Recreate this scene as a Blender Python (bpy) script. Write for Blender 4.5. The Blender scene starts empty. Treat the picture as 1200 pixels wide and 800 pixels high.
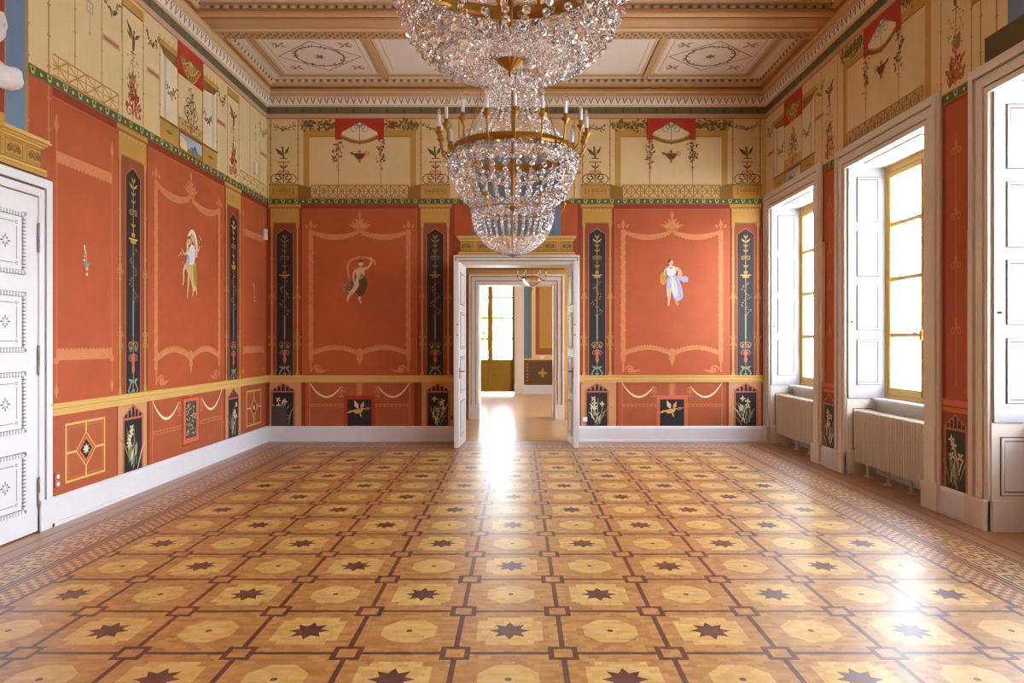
import bpy, bmesh, math, random
from math import sin, cos, pi, atan2, sqrt
from mathutils import Vector
random.seed(7)
SC = bpy.context.scene
COL = SC.collection
F, VX, VY, H = 813.0, 607.6, 401.0, 1.6
XL, XR, YB, YF = -4.07, 4.0, 11.21, -1.1      # inner faces of the hall
ZC = 5.8
KB = YB / F
def BX(px): return (px - VX) * KB              # back wall: measured position -> metres
def BZ(py): return H + (VY - py) * KB
def LY(px): return -XL * F / (VX - px)         # left wall: metres along the wall

# ------------------------------------------------------------------ materials
def lin(c):
    o = []
    for v in c:
        v /= 255.0
        o.append(v / 12.92 if v <= .04045 else ((v + .055) / 1.055) ** 2.4)
    return (o[0], o[1], o[2], 1)
MATS = {}
def mat(name, rgb, rough=.6, metal=0.0, mottle=.0, scale=3.0, spec=.4, bump=0.0):
    m = bpy.data.materials.new(name); m.use_nodes = True
    nt = m.node_tree; b = nt.nodes['Principled BSDF']
    b.inputs['Base Color'].default_value = lin(rgb)
    b.inputs['Roughness'].default_value = rough
    b.inputs['Metallic'].default_value = metal
    b.inputs['Specular IOR Level'].default_value = spec
    if mottle or bump:
        g = nt.nodes.new('ShaderNodeNewGeometry')
        n = nt.nodes.new('ShaderNodeTexNoise'); n.inputs['Scale'].default_value = scale
        n.inputs['Detail'].default_value = 5; n.inputs['Roughness'].default_value = .65
        nt.links.new(g.outputs['Position'], n.inputs['Vector'])
        if mottle:
            r = nt.nodes.new('ShaderNodeMapRange')
            r.inputs[1].default_value = .3; r.inputs[2].default_value = .7
            r.inputs[3].default_value = 1 - mottle; r.inputs[4].default_value = 1 + mottle
            nt.links.new(n.outputs['Fac'], r.inputs[0])
            h = nt.nodes.new('ShaderNodeHueSaturation'); h.inputs['Color'].default_value = lin(rgb)
            nt.links.new(r.outputs[0], h.inputs['Value'])
            nt.links.new(h.outputs[0], b.inputs['Base Color'])
        if bump:
            bp = nt.nodes.new('ShaderNodeBump'); bp.inputs['Strength'].default_value = bump
            bp.inputs['Distance'].default_value = .01
            nt.links.new(n.outputs['Fac'], bp.inputs['Height']); nt.links.new(bp.outputs[0], b.inputs['Normal'])
    MATS[name] = m
    return m
mat('plaster', (214, 196, 170), .8, mottle=.05)
mat('red', (184, 88, 48), .55, mottle=.09, scale=2.2)
mat('red_dark', (150, 56, 34), .6, mottle=.07)
mat('red_dado', (180, 92, 54), .55, mottle=.09, scale=3)
mat('red_vivid', (188, 56, 38), .55)
mat('red_brown', (150, 72, 40), .6, mottle=.06)
mat('coral', (214, 116, 78), .6)
mat('tracery', (210, 132, 84), .6, mottle=.08, scale=9)
mat('red_line', (206, 112, 72), .6)
mat('gold', (200, 152, 72), .5, mottle=.06, scale=5)
mat('gold_light', (224, 182, 104), .5)
mat('gold_dark', (150, 108, 48), .55)
mat('gold_line', (186, 140, 66), .55)
mat('pilaster_tan', (212, 156, 106), .6, mottle=.06)
mat('black', (42, 40, 42), .5, mottle=.12, scale=6)
mat('grey_dark', (78, 76, 74), .55, mottle=.1, scale=20)
mat('cream', (231, 203, 150), .7, mottle=.05, scale=2)
mat('cream_light', (236, 216, 178), .7)
mat('olive', (112, 104, 74), .65, mottle=.06)
mat('rose', (206, 168, 132), .65)
mat('shutter_white_dimmed', (190, 186, 187), .4)  # same white paint as the doors, darkened to offset strong window light
mat('rose_red', (190, 108, 80), .6)
mat('green', (84, 98, 44), .6, mottle=.08)
mat('green_light', (186, 190, 140), .6)
mat('leaf', (96, 92, 48), .6)
mat('leaf_light', (150, 140, 72), .6)
mat('sage', (136, 150, 130), .6)
mat('brown_ink', (122, 84, 48), .6)
mat('blue_paint', (110, 134, 158), .6, mottle=.06)
mat('skin', (226, 178, 140), .6)
mat('white_robe', (226, 214, 206), .6)
mat('lilac', (176, 176, 206), .6)
mat('umber', (94, 78, 44), .6)
mat('hair', (96, 62, 42), .6)
mat('ivory', (232, 214, 174), .6)
mat('sky_paint', (178, 190, 196), .6)
mat('door_white', (236, 234, 234), .35, mottle=.02, scale=2)
mat('trim_white', (232, 222, 208), .4, mottle=.02)
mat('skirt_white', (235, 233, 233), .4, mottle=.02)
mat('groove', (112, 82, 60), .6)
mat('ink', (70, 62, 62), .6)
mat('ceil_white', (243, 230, 213), .8, mottle=.02)
mat('ceil_cream', (228, 196, 154), .75, mottle=.03)
mat('ceil_tan', (208, 168, 118), .75, mottle=.03)
mat('ceil_orange', (190, 124, 66), .7)
mat('ceil_ink', (150, 120, 86), .7)
mat('window_wood', (206, 168, 84), .4, mottle=.05, scale=8)
mat('french_wood', (150, 118, 36), .4, mottle=.06, scale=8)
mat('radiator_white', (226, 212, 190), .35)
mat('brass', (168, 120, 52), .36, metal=1.0)
mat('gilt', (166, 118, 50), .38, metal=.9, mottle=.12, scale=40)
mat('steel', (150, 142, 130), .35, metal=1.0)
mat('bronze', (96, 78, 56), .4, metal=.8)
mat('marble', (236, 228, 222), .45, mottle=.03, bump=.1)
mat('candle_white', (240, 238, 240), .4)
mat('plastic_white', (240, 238, 234), .4)
mat('ink_soft', (128, 120, 120), .6)
mat('parquet_plain', (200, 152, 104), .22, mottle=.12, scale=8)
mat('ochre', (196, 146, 78), .6, mottle=.04)
mat('brown_band', (160, 98, 48), .6)
mat('dado_brown', (104, 72, 42), .6, mottle=.08)
mat('slate_blue', (108, 122, 128), .6)
mat('ground_gravel', (172, 176, 180), .9, mottle=.1, scale=4)
mat('bark', (92, 74, 56), .9, mottle=.2, scale=10)
mat('foliage', (106, 132, 62), .8, mottle=.2, scale=3)
mat('stone_facade', (226, 208, 176), .85, mottle=.05)
def glass_mat(name, rough=0.0, ior=1.52, col=(1, 1, 1, 1)):
    m = bpy.data.materials.new(name); m.use_nodes = True
    b = m.node_tree.nodes['Principled BSDF']
    b.inputs['Base Color'].default_value = col; b.inputs['Roughness'].default_value = rough
    b.inputs['IOR'].default_value = ior; b.inputs['Transmission Weight'].default_value = 1
    MATS[name] = m
glass_mat('crystal', .0, 1.6, (.99, .98, .98, 1))
glass_mat('bulb_glass', .05, 1.3)
def pane_mat():
    m = bpy.data.materials.new('window_glass'); m.use_nodes = True; nt = m.node_tree
    nt.nodes.remove(nt.nodes['Principled BSDF'])
    t = nt.nodes.new('ShaderNodeBsdfTransparent'); g = nt.nodes.new('ShaderNodeBsdfGlossy')
    g.inputs['Roughness'].default_value = .02
    x = nt.nodes.new('ShaderNodeMixShader')
    x.inputs[0].default_value = .05; nt.links.new(t.outputs[0], x.inputs[1]); nt.links.new(g.outputs[0], x.inputs[2])
    nt.links.new(x.outputs[0], nt.nodes['Material Output'].inputs[0]); MATS['window_glass'] = m
pane_mat()

# ------------------------------------------------------------------ mesh builder
def tag(o, label=None, cat=None, group=None, kind=None):
    if label: o['label'] = label
    if cat: o['category'] = cat
    if group: o['group'] = group
    if kind: o['kind'] = kind
    return o
def empty(name, loc=(0, 0, 0), rz=0):
    o = bpy.data.objects.new(name, None); COL.objects.link(o)
    o.location = loc; o.rotation_euler = (0, 0, rz); o.empty_display_size = .1
    return o
class MB:
    def __init__(s): s.v, s.f, s.mi, s.mn, s.sm = [], [], [], [], []
    def m(s, name):
        if name not in s.mn: s.mn.append(name)
        return s.mn.index(name)
    def face(s, pts, mat, smooth=False):
        i = len(s.v); s.v += [tuple(p) for p in pts]; s.f.append(tuple(range(i, i + len(pts))))
        s.mi.append(s.m(mat)); s.sm.append(smooth)
    def geo(s, vs, fs, mat, smooth=False):
        i = len(s.v); s.v += [tuple(p) for p in vs]; k = s.m(mat)
        for f in fs: s.f.append(tuple(a + i for a in f)); s.mi.append(k); s.sm.append(smooth)
    def box(s, x0, x1, y0, y1, z0, z1, mat, bev=0.0):
        x0, x1 = min(x0, x1), max(x0, x1); y0, y1 = min(y0, y1), max(y0, y1); z0, z1 = min(z0, z1), max(z0, z1)
        if not bev:
            vs = [(x, y, z) for z in (z0, z1) for y in (y0, y1) for x in (x0, x1)]
            s.geo(vs, [(0, 2, 3, 1), (4, 5, 7, 6), (0, 1, 5, 4), (2, 6, 7, 3), (0, 4, 6, 2), (1, 3, 7, 5)], mat)
        else:
            bm = bmesh.new(); bmesh.ops.create_cube(bm, size=1)
            for v in bm.verts:
                v.co = ((x0 + x1) / 2 + v.co.x * (x1 - x0), (y0 + y1) / 2 + v.co.y * (y1 - y0), (z0 + z1) / 2 + v.co.z * (z1 - z0))
            bmesh.ops.bevel(bm, geom=bm.edges[:], offset=bev, segments=2, affect='EDGES', profile=.6)
            bm.verts.index_update()
            s.geo([v.co[:] for v in bm.verts], [[v.index for v in f.verts] for f in bm.faces], mat); bm.free()
    def tube(s, path, r, mat, seg=8, cap=True):
        P = [Vector(p) for p in path]; n = len(P)
        R = r if isinstance(r, (list, tuple)) else [r] * n
        vs, fs = [], []; up = None
        for i in range(n):
            t = (P[min(i + 1, n - 1)] - P[max(i - 1, 0)]).normalized()
            if up is None: up = Vector((0, 0, 1)) if abs(t.z) < .9 else Vector((1, 0, 0))
            a = t.cross(up).normalized(); b = a.cross(t).normalized(); up = b
            for k in range(seg):
                g = 2 * pi * k / seg; vs.append(P[i] + (a * cos(g) + b * sin(g)) * R[i])
        for i in range(n - 1):
            for k in range(seg):
                k2 = (k + 1) % seg; fs.append((i * seg + k, i * seg + k2, (i + 1) * seg + k2, (i + 1) * seg + k))
        s.geo(vs, fs, mat, True)
        if cap:
            s.geo(vs[:seg], [tuple(range(seg))[::-1]], mat); s.geo(vs[-seg:], [tuple(range(seg))], mat)
    def lathe(s, prof, mat, seg=24, c=(0, 0, 0), smooth=True):
        vs, fs = [], []; n = len(prof)
        for r, z in prof:
            for k in range(seg):
                g = 2 * pi * k / seg; vs.append((c[0] + r * cos(g), c[1] + r * sin(g), c[2] + z))
        for i in range(n - 1):
            for k in range(seg):
                k2 = (k + 1) % seg; fs.append((i * seg + k, i * seg + k2, (i + 1) * seg + k2, (i + 1) * seg + k))
        s.geo(vs, fs, mat, smooth)
    def mesh(s, name):
        me = bpy.data.meshes.new(name); me.from_pydata(s.v, [], s.f)
        for n in s.mn: me.materials.append(MATS[n])
        me.polygons.foreach_set('material_index', s.mi); me.polygons.foreach_set('use_smooth', s.sm)
        me.update(); return me
    def build(s, name, parent=None, fix=False):
        me = s.mesh(name)
        if fix:
            bm = bmesh.new(); bm.from_mesh(me); bmesh.ops.remove_doubles(bm, verts=bm.verts, dist=1e-6)
            bmesh.ops.recalc_face_normals(bm, faces=bm.faces); bm.to_mesh(me); bm.free()
        o = bpy.data.objects.new(name, me); COL.objects.link(o)
        if parent: o.parent = parent
        return o
def copy_tree(o, parent=None):
    c = o.copy(); COL.objects.link(c); c.parent = parent
    for ch in list(o.children): copy_tree(ch, c)
    return c
def put(name, me, parent):
    o = bpy.data.objects.new(name, me); COL.objects.link(o); o.parent = parent; return o

# ------------------------------------------------------------------ painting on a wall
class Paint:
    """Flat paint on a wall plane; u runs along the wall, z is height."""
    def __init__(s, fn, flip=False, base=.001): s.fn, s.flip, s.mb, s.o = fn, flip, MB(), base
    def poly(s, pts, mat):
        s.o += 3e-5; s._add(pts, mat)
    def _add(s, pts, mat):
        a = sum(pts[i][0] * pts[(i + 1) % len(pts)][1] - pts[(i + 1) % len(pts)][0] * pts[i][1] for i in range(len(pts)))
        if (a < 0) != s.flip: pts = pts[::-1]
        s.mb.face([s.fn(u, z, s.o) for u, z in pts], mat)
    def rect(s, u0, u1, z0, z1, mat): s.poly([(u0, z0), (u1, z0), (u1, z1), (u0, z1)], mat)
    def frame(s, u0, u1, z0, z1, w, mat):
        s.o += 3e-5
        for a in ((u0, u1, z0, z0 + w), (u0, u1, z1 - w, z1), (u0, u0 + w, z0 + w, z1 - w), (u1 - w, u1, z0 + w, z1 - w)):
            s._add([(a[0], a[2]), (a[1], a[2]), (a[1], a[3]), (a[0], a[3])], mat)
    def line(s, pts, w, mat):
        s.o += 3e-5; n = len(pts)
        W = w if isinstance(w, (list, tuple)) else [w] * n
        L, R = [], []
        for i in range(n):
            a, b = pts[max(i - 1, 0)], pts[min(i + 1, n - 1)]
            dx, dz = b[0] - a[0], b[1] - a[1]; d = sqrt(dx * dx + dz * dz) or 1
            nx, nz = -dz / d * W[i] / 2, dx / d * W[i] / 2
            L.append((pts[i][0] + nx, pts[i][1] + nz)); R.append((pts[i][0] - nx, pts[i][1] - nz))
        for i in range(n - 1): s._add([R[i], R[i + 1], L[i + 1], L[i]], mat)
    def sline(s, pts, w, mat):
        W = list(w) if isinstance(w, (list, tuple)) else [w] * len(pts)
        for _ in range(2):
            q, k = [pts[0]], [W[0]]
            for i in range(len(pts) - 1):
                (a, b), (c, d) = pts[i], pts[i + 1]
                q += [(.75 * a + .25 * c, .75 * b + .25 * d), (.25 * a + .75 * c, .25 * b + .75 * d)]; k += [.75 * W[i] + .25 * W[i + 1], .25 * W[i] + .75 * W[i + 1]]
            pts, W = q + [pts[-1]], k + [W[-1]]
        s.line(pts, W, mat)
    def spoly(s, pts, mat):
        for _ in range(2):
            q = []
            for i in range(len(pts)):
                (a, b), (c, d) = pts[i], pts[(i + 1) % len(pts)]
                q += [(.75 * a + .25 * c, .75 * b + .25 * d), (.25 * a + .75 * c, .25 * b + .75 * d)]
            pts = q
        s.poly(pts, mat)
    def disc(s, u, z, r, mat, rz=None, n=12):
        rz = rz or r; s.poly([(u + r * cos(2 * pi * k / n), z + rz * sin(2 * pi * k / n)) for k in range(n)], mat)
    def petal(s, u, z, ang, ln, w, mat):
        c, d = cos(ang), sin(ang)
        s.poly([(u, z), (u + c * ln * .45 - d * w, z + d * ln * .45 + c * w), (u + c * ln, z + d * ln), (u + c * ln * .45 + d * w, z + d * ln * .45 - c * w)], mat)
    def swag(s, u0, u1, z, sag, w, mat, n=14, fat=True):
        P = [(u0 + (u1 - u0) * i / n, z - sag * 4 * (i / n) * (1 - i / n)) for i in range(n + 1)]
        s.line(P, [w * (.45 + .75 * sin(pi * i / n)) if fat else w for i in range(n + 1)], mat); return P
    def leafy(s, P, size, mats, k=2):
        for (u, z) in P:
            for _ in range(k):
                a = random.uniform(0, 2 * pi)
                s.petal(u + random.uniform(-.5, .5) * size, z + random.uniform(-.5, .5) * size, a, size * random.uniform(.7, 1.3), size * .25, random.choice(mats))
    def scroll(s, u, z, r, dirn, w, mat, turns=1.3):
        P = []; n = 16
        for i in range(n + 1):
            t = i / n; a = (pi if dirn > 0 else 0) - dirn * t * turns * 2 * pi; rr = r * (1 - .8 * t)
            P.append((u + dirn * r + rr * cos(a), z + rr * sin(a)))
        s.line(P, w, mat)
    def lattice(s, u0, u1, z0, z1, n, w, mat):
        s.line([(u0, z0), (u1, z0)], w, mat); s.line([(u0, z1), (u1, z1)], w, mat); s.line([(u0, (z0 + z1) / 2), (u1, (z0 + z1) / 2)], w * .7, mat)
        d = (u1 - u0) / n
        for i in range(n + 1): s.line([(u0 + d * i, z0), (u0 + d * i, z1)], w * (1 if i % 2 == 0 else .7), mat)
        for i in range(0, n - 1, 2):
            s.line([(u0 + d * i, z0), (u0 + d * (i + 2), z1)], w, mat); s.line([(u0 + d * i, z1), (u0 + d * (i + 2), z0)], w, mat)
    def pole(s, u, z0, z1, w, mat, knots=4):
        s.line([(u, z0), (u, z1)], w, mat)
        for k in range(knots):
            z = z0 + (z1 - z0) * (k + .5) / knots; s.rect(u - w * 1.1, u + w * 1.1, z - w * .5, z + w * .5, mat)
    def build(s, name, parent): return s.mb.build(name, parent)
def back(u, z, o): return (u, YB - o, z)
def left(u, z, o): return (XL + o, u, z)
def right(u, z, o): return (XR - o, u, z)

# ---- motifs
Z0, ZD0, ZD1, ZR1, ZG0, ZG1, ZF1 = .25, .966, 1.06, 3.72, 3.83, 3.92, 5.20
def red_field(p, a, b):
    p.rect(a, b, ZD1, ZG0, 'red_dark'); p.rect(a + .035, b - .035, ZD1, ZR1 + .03, 'red')
    p.frame(a + .03, b - .03, ZD1, ZR1 + .035, .008, 'red_line')
def tracery(p, c, hw, zt=3.44, zb=1.10):
    zs = 1.41
    for sg in (-1, 1):
        u = c + sg * hw
        p.rect(u - .035, u + .035, zs - .12, zt - .02, 'tracery')
        for k in range(26): p.disc(u + (.03 if k % 2 else -.03), zs + (zt - zs) * k / 26, .018, 'tracery', n=6)
        p.petal(u, zt - .02, pi / 2, .17, .035, 'tracery'); p.petal(u - .05, zt, pi / 2 + .5, .08, .02, 'tracery'); p.petal(u + .05, zt, pi / 2 - .5, .08, .02, 'tracery')
        P = p.swag(u, c, zt - .04, .10 if hw < .85 else .14, .075, 'tracery')
        for q in P[1:-1]: p.disc(q[0], q[1] - .03, .022, 'tracery', n=6)
        # arched lower band, pendant, corner scrolls
        n = 16; A = [(u + (c - u) * i / n, zs + .1 * sin(pi * min(1, i / n * 1.0)) + (.0 if i < n else -.03)) for i in range(n + 1)]
        p.line(A, .06, 'tracery')
        for q in A[1:-1]: p.disc(q[0], q[1] + .035, .022, 'tracery', n=6)
        p.line([(u, zs - .02), (u, zb + .02)], .03, 'tracery')
        p.scroll(u - sg * .03, zb + .06, .075, -sg, .022, 'tracery'); p.petal(u - sg * .16, zb + .03, pi / 2 - sg * .9 + pi * 0, .12, .03, 'tracery')
        p.petal(u - sg * .1, zb + .01, pi / 2 + sg * 1.3, .2, .025, 'tracery')
    p.petal(c, zs + .04, -pi / 2, .24, .05, 'tracery'); p.disc(c, zs + .05, .045, 'tracery')
    z = zt - .02
    p.line([(c, z), (c, z + .26)], .025, 'tracery'); p.disc(c, z + .1, .06, 'tracery'); p.petal(c, z + .16, pi / 2, .15, .035, 'tracery')
    for sg in (-1, 1):
        p.petal(c, z, pi / 2 + sg * .75, .19, .03, 'tracery'); p.petal(c, z + .02, pi / 2 + sg * 1.25, .2, .03, 'tracery'); p.petal(c, z + .12, pi / 2 + sg * 1.0, .11, .02, 'tracery')
        p.scroll(c, z + .01, .05, sg, .014, 'tracery')
def band_tracery(p, a, b):
    """Narrow field: two fringed bands between thin rods."""
    for u in (a, b):
        p.line([(u, 1.18), (u, 3.5)], .016, 'red_line'); p.petal(u, 3.42, pi / 2, .2, .03, 'tracery'); p.petal(u, 1.24, -pi / 2, .14, .03, 'tracery'); p.disc(u, 1.44, .035, 'tracery', n=8)
    for z, d in ((3.22, -1), (1.44, 1)):
        p.rect(a, b, z, z + .07, 'tracery'); n = int((b - a) / .055)
        for k in range(n): p.disc(a + (k + .5) * (b - a) / n, z + (.08 if d > 0 else -.01), .03, 'tracery', n=6)
def gold_pilaster(p, a, b):
    c = (a + b) / 2; w = b - a
    p.rect(a, b, ZD1, ZG0, 'red_brown'); p.rect(a, b, 3.52, ZG0, 'gold')
    p.rect(a - .03, b + .03, 3.76, ZG0, 'gold_dark'); p.rect(a - .03, b + .03, 3.785, ZG0, 'gold'); p.rect(a, b, 3.52, 3.535, 'gold_dark')
    n = 7
    for k in range(n): p.petal(a + w * (k + .5) / n, 3.72, pi / 2, .03, .012, 'gold_light')
    for u in (a + .025, b - .025):
        p.rect(u - .014, u + .014, ZD1, 3.52, 'gold_line'); p.line([(u - .004, ZD1), (u - .004, 3.5)], .008, 'gold_light')
        p.poly([(u - .03, 3.53), (u + .03, 3.53), (u + .016, 3.44), (u - .016, 3.44)], 'gold'); p.poly([(u - .032, ZD1), (u + .032, ZD1), (u + .014, 1.16), (u - .014, 1.16)], 'gold')
        for z in (1.62, 2.36): p.disc(u, z, .028, 'gold_line', .07, n=8)
        for z in (1.5, 1.75, 2.25, 2.5, 2.95): p.rect(u - .026, u + .026, z - .008, z + .008, 'gold_line')
        for z in (1.56, 1.68, 2.32): p.scroll(u, z, .03, -1, .008, 'gold_line'); p.scroll(u, z, .03, 1, .008, 'gold_line')
def pointed_black(p, c, hw, zb=ZD1, zt=3.43):
    e = .012
    p.poly([(c - hw - e, zb), (c + hw + e, zb), (c + hw + e, zt - .09), (c, zt + .02), (c - hw - e, zt - .09)], 'rose_red')
    p.poly([(c - hw, zb), (c + hw, zb), (c + hw, zt - .09), (c, zt), (c - hw, zt - .09)], 'black')
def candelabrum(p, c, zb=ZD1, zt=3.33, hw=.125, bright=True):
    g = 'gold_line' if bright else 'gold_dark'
    p.line([(c, zb + .05), (c, zt - .05)], .012, g)
    p.line([(c, zb + .6), (c, zb + .98)], .022, 'sage')
    p.poly([(c - .03, zb + .42), (c + .03, zb + .42), (c + .015, zb + .24), (c - .015, zb + .24)], 'rose_red'); p.disc(c, zb + .26, .028, 'rose_red', .05)
    for sg in (-1, 1):
        p.line([(c, zb + .14), (c + sg * .05, zb + .1), (c + sg * .09, zb + .03), (c + sg * .06, zb + .01)], .022, 'sage')
        p.petal(c, zb + .12, pi / 2 + sg * 1.2, .1, .02, 'sage'); p.petal(c, zb + .05, -pi / 2 + sg * .5, .05, .02, 'sage')
        p.scroll(c, zb + .37, .045, sg, .012, 'rose_red'); p.scroll(c, zb + .5, .05, sg, .012, g); p.scroll(c + sg * .02, zb + .46, .03, sg, .01, 'sage')
    for k in range(34):                                                # tendril climbing round the stem
        t = k / 34; z = zb + .98 + t * .55; u = c + .07 * sin(t * 4.5 * pi) * (1 - .3 * t)
        p.petal(u + random.uniform(-.015, .015), z, random.uniform(0, 6.28), .026, .008, random.choice(['gold_line', 'sage', 'leaf_light', 'sage', 'tracery']))
    p.rect(c - .085, c + .085, zb + 1.62, zb + 1.632, 'gold_light'); p.rect(c - .05, c + .05, zb + 1.58, zb + 1.62, g); p.rect(c - .03, c + .03, zb + 1.65, zb + 1.69, g)
    for z in (zb + 1.75, zb + 2.0, zb + 2.08): p.petal(c, z, pi / 2 + .8, .06, .012, g); p.petal(c, z, pi / 2 - .8, .06, .012, g)
    for sg in (-1, 1): p.scroll(c, zb + 1.9, .04, sg, .01, g); p.petal(c, zt - .12, pi / 2 + sg * .9, .10, .014, 'gold_light' if bright else g); p.petal(c, zt - .06, pi / 2 + sg * .45, .08, .016, g)
def dado_plain(p, a, b): p.rect(a, b, Z0, ZD0, 'pilaster_tan')
def dado_black(p, c, hw, plant=True):
    zt = .80
    p.poly([(c - hw - .03, Z0), (c + hw + .03, Z0), (c + hw + .03, zt + .03), (c, zt + .15), (c - hw - .03, zt + .03)], 'rose_red')
    for k in range(5):                                                 # fan of dark wedges under the peak
        u = c - hw + (k + .5) * 2 * hw / 5; top = zt + .12 - abs(u - c) / hw * .085
        w = hw / 5 * .8; p.poly([(u - w, zt + .015), (u + w, zt + .015), (u + w * .7, top), (u - w * .7, top)], 'black')
    p.rect(c - hw, c + hw, Z0, zt - .01, 'black')
    if plant:
        for k in range(15):
            a = pi / 2 + random.uniform(-.55, .55); z = Z0 + .01 + k * .012
            ln = random.uniform(.12, .34); u = c + random.uniform(-.09, .09)
            p.line([(u, z), (u + cos(a) * ln * .6, z + sin(a) * ln * .6), (u + cos(a) * ln * 1.2, z + sin(a) * ln * .9)], [.012, .016, .003], random.choice(['leaf_light', 'sage', 'ivory']))
        for k in range(5):
            u, z = c + random.uniform(-.1, .1), Z0 + random.uniform(.26, .46)
            for q in range(4): p.petal(u, z, q * 1.57 + k, .05, .014, 'ivory')
        p.line([(c, Z0 + .05), (c + .02, Z0 + .45)], .01, 'sage')
def festoon_dado(p, c, hw, border='rose_red', motif=True):
    a, b = c - hw, c + hw
    p.rect(a, b, Z0, ZD0, 'red_dado')
    p.rect(a, a + .06, Z0, ZD0, 'red_dark'); p.rect(b - .06, b, Z0, ZD0, 'red_dark')
    for u in (a + .13, b - .13): p.line([(u, Z0), (u, ZD0)], .012, 'tracery')
    p.rect(c - .055, c + .055, .72, ZD0, 'red_line'); p.line([(c, .74), (c, .94)], .05, 'tracery')
    for k in (-1, 1):
        u0, u1 = c + k * (hw - .13), c + k * .30
        p.line([(u0, .60), (c + k * .24, .60)], .012, 'tracery'); p.line([(u0, .56), (c + k * .24, .56)], .008, 'tracery')
        for q in range(9): p.disc(u0 + (c + k * .24 - u0) * (q + .5) / 9, .58, .012, 'tracery', n=6)
        P = p.swag(u0, u1, .95, .0, .001, 'ivory'); n = len(P) - 1
        Q = [(u0 + (u1 - u0) * i / n, .95 - .06 * i / n - .2 * 4 * (i / n) * (1 - i / n)) for i in range(n + 1)]
        p.line(Q, [.012 + .022 * sin(pi * i / n) for i in range(n + 1)], 'ivory')
        u = c + k * .29
        p.rect(u - .04, u + .04, .86, .875, 'tracery'); p.rect(u - .045, u + .045, .72, .735, 'tracery'); p.line([(u, .72), (u, .88)], .016, 'tracery'); p.scroll(u, .8, .03, 1, .01, 'tracery'); p.scroll(u, .8, .03, -1, .01, 'tracery')
def diamond_dado(p, a, b):
    p.rect(a, b, Z0, ZD0, 'red_dado'); p.rect(a, a + .05, Z0, ZD0, 'red_dark'); p.rect(b - .05, b, Z0, ZD0, 'red_dark')
    c, z = (a + b) / 2, .60; hw = min((b - a) / 2 - .16, .3); hz = .27
    p.frame(c - hw, c + hw, z - hz, z + hz, .022, 'gold_light'); p.frame(c - hw + .045, c + hw - .045, z - hz + .04, z + hz - .04, .006, 'tracery')
    for q in ((c - hw, z, c - .13, z), (c + .13, z, c + hw, z), (c, z + .14, c, z + hz), (c, z - hz, c, z - .14)): p.line([(q[0], q[1]), (q[2], q[3])], .022, 'gold_light')
    for r, m in ((.17, 'gold_light'), (.15, 'red_dado'), (.125, 'coral'), (.095, 'black')): p.poly([(c - r * .92, z), (c, z - r), (c + r * .92, z), (c, z + r)], m)
    for k in range(8): p.petal(c, z, k * pi / 4, .055, .01, 'ivory')
def candelabra_cream(p, c, hw, cap=True, s=1.0):
    """Cream strip of the frieze: bush-footed candelabrum with a bird on top."""
    p.rect(c - hw, c + hw, ZG1, ZF1, 'cream')
    for u in (c - hw, c + hw): p.pole(u, ZG1, ZF1 - .04, .014, 'gold_line', 5)
    if cap: p.rect(c - hw, c + hw, 5.06, 5.18, 'gold'); p.rect(c - hw, c + hw, 5.06, 5.08, 'gold_dark')
    p.line([(c, 3.95), (c, 4.75)], .014, 'gold_line')
    for k in range(60):
        t = random.random(); w = .13 * (1 - t) ** .8 + .015
        p.petal(c + random.uniform(-1, 1) * w, 3.95 + t * .42, pi / 2 + random.uniform(-.9, .9), .08, .02, random.choice(['rose_red', 'red', 'red_dark', 'red', 'leaf_light']))
    for q in (-1, 1): p.scroll(c, 4.02, .07, q, .014, 'red'); p.scroll(c, 4.16, .05, q, .012, 'red_dark')
    for k in range(44):
        z = 4.3 + random.random() * .32; p.petal(c + random.uniform(-.11, .11), z, random.uniform(0, 6.28), .035, .009, random.choice(['rose', 'sage', 'leaf_light', 'gold_line', 'rose_red']))
    p.rect(c - .05, c + .05, 4.64, 4.655, 'leaf_light')
    p.poly([(c - .02, 4.68), (c + .02, 4.68), (c + .03, 4.76), (c + .025, 4.83), (c + .0, 4.86), (c - .02, 4.80)], 'brown_ink'); p.disc(c + .015, 4.875, .02, 'brown_ink', n=8)
    p.petal(c, 4.80, pi * .72, .2, .03, 'brown_ink'); p.petal(c, 4.78, pi * .85, .15, .025, 'gold_dark'); p.petal(c + .02, 4.80, pi * .22, .14, .022, 'brown_ink'); p.line([(c - .01, 4.68), (c - .03, 4.64)], .01, 'brown_ink')
def garland(p, u0, u1, z, sag, size=.05):
    P = [(u0 + (u1 - u0) * i / 14, z - sag * 4 * (i / 14) * (1 - i / 14)) for i in range(15)]
    p.line(P, .008, 'leaf'); p.leafy(P[1:-1], size, ['leaf', 'leaf_light', 'brown_ink'], 2)
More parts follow.
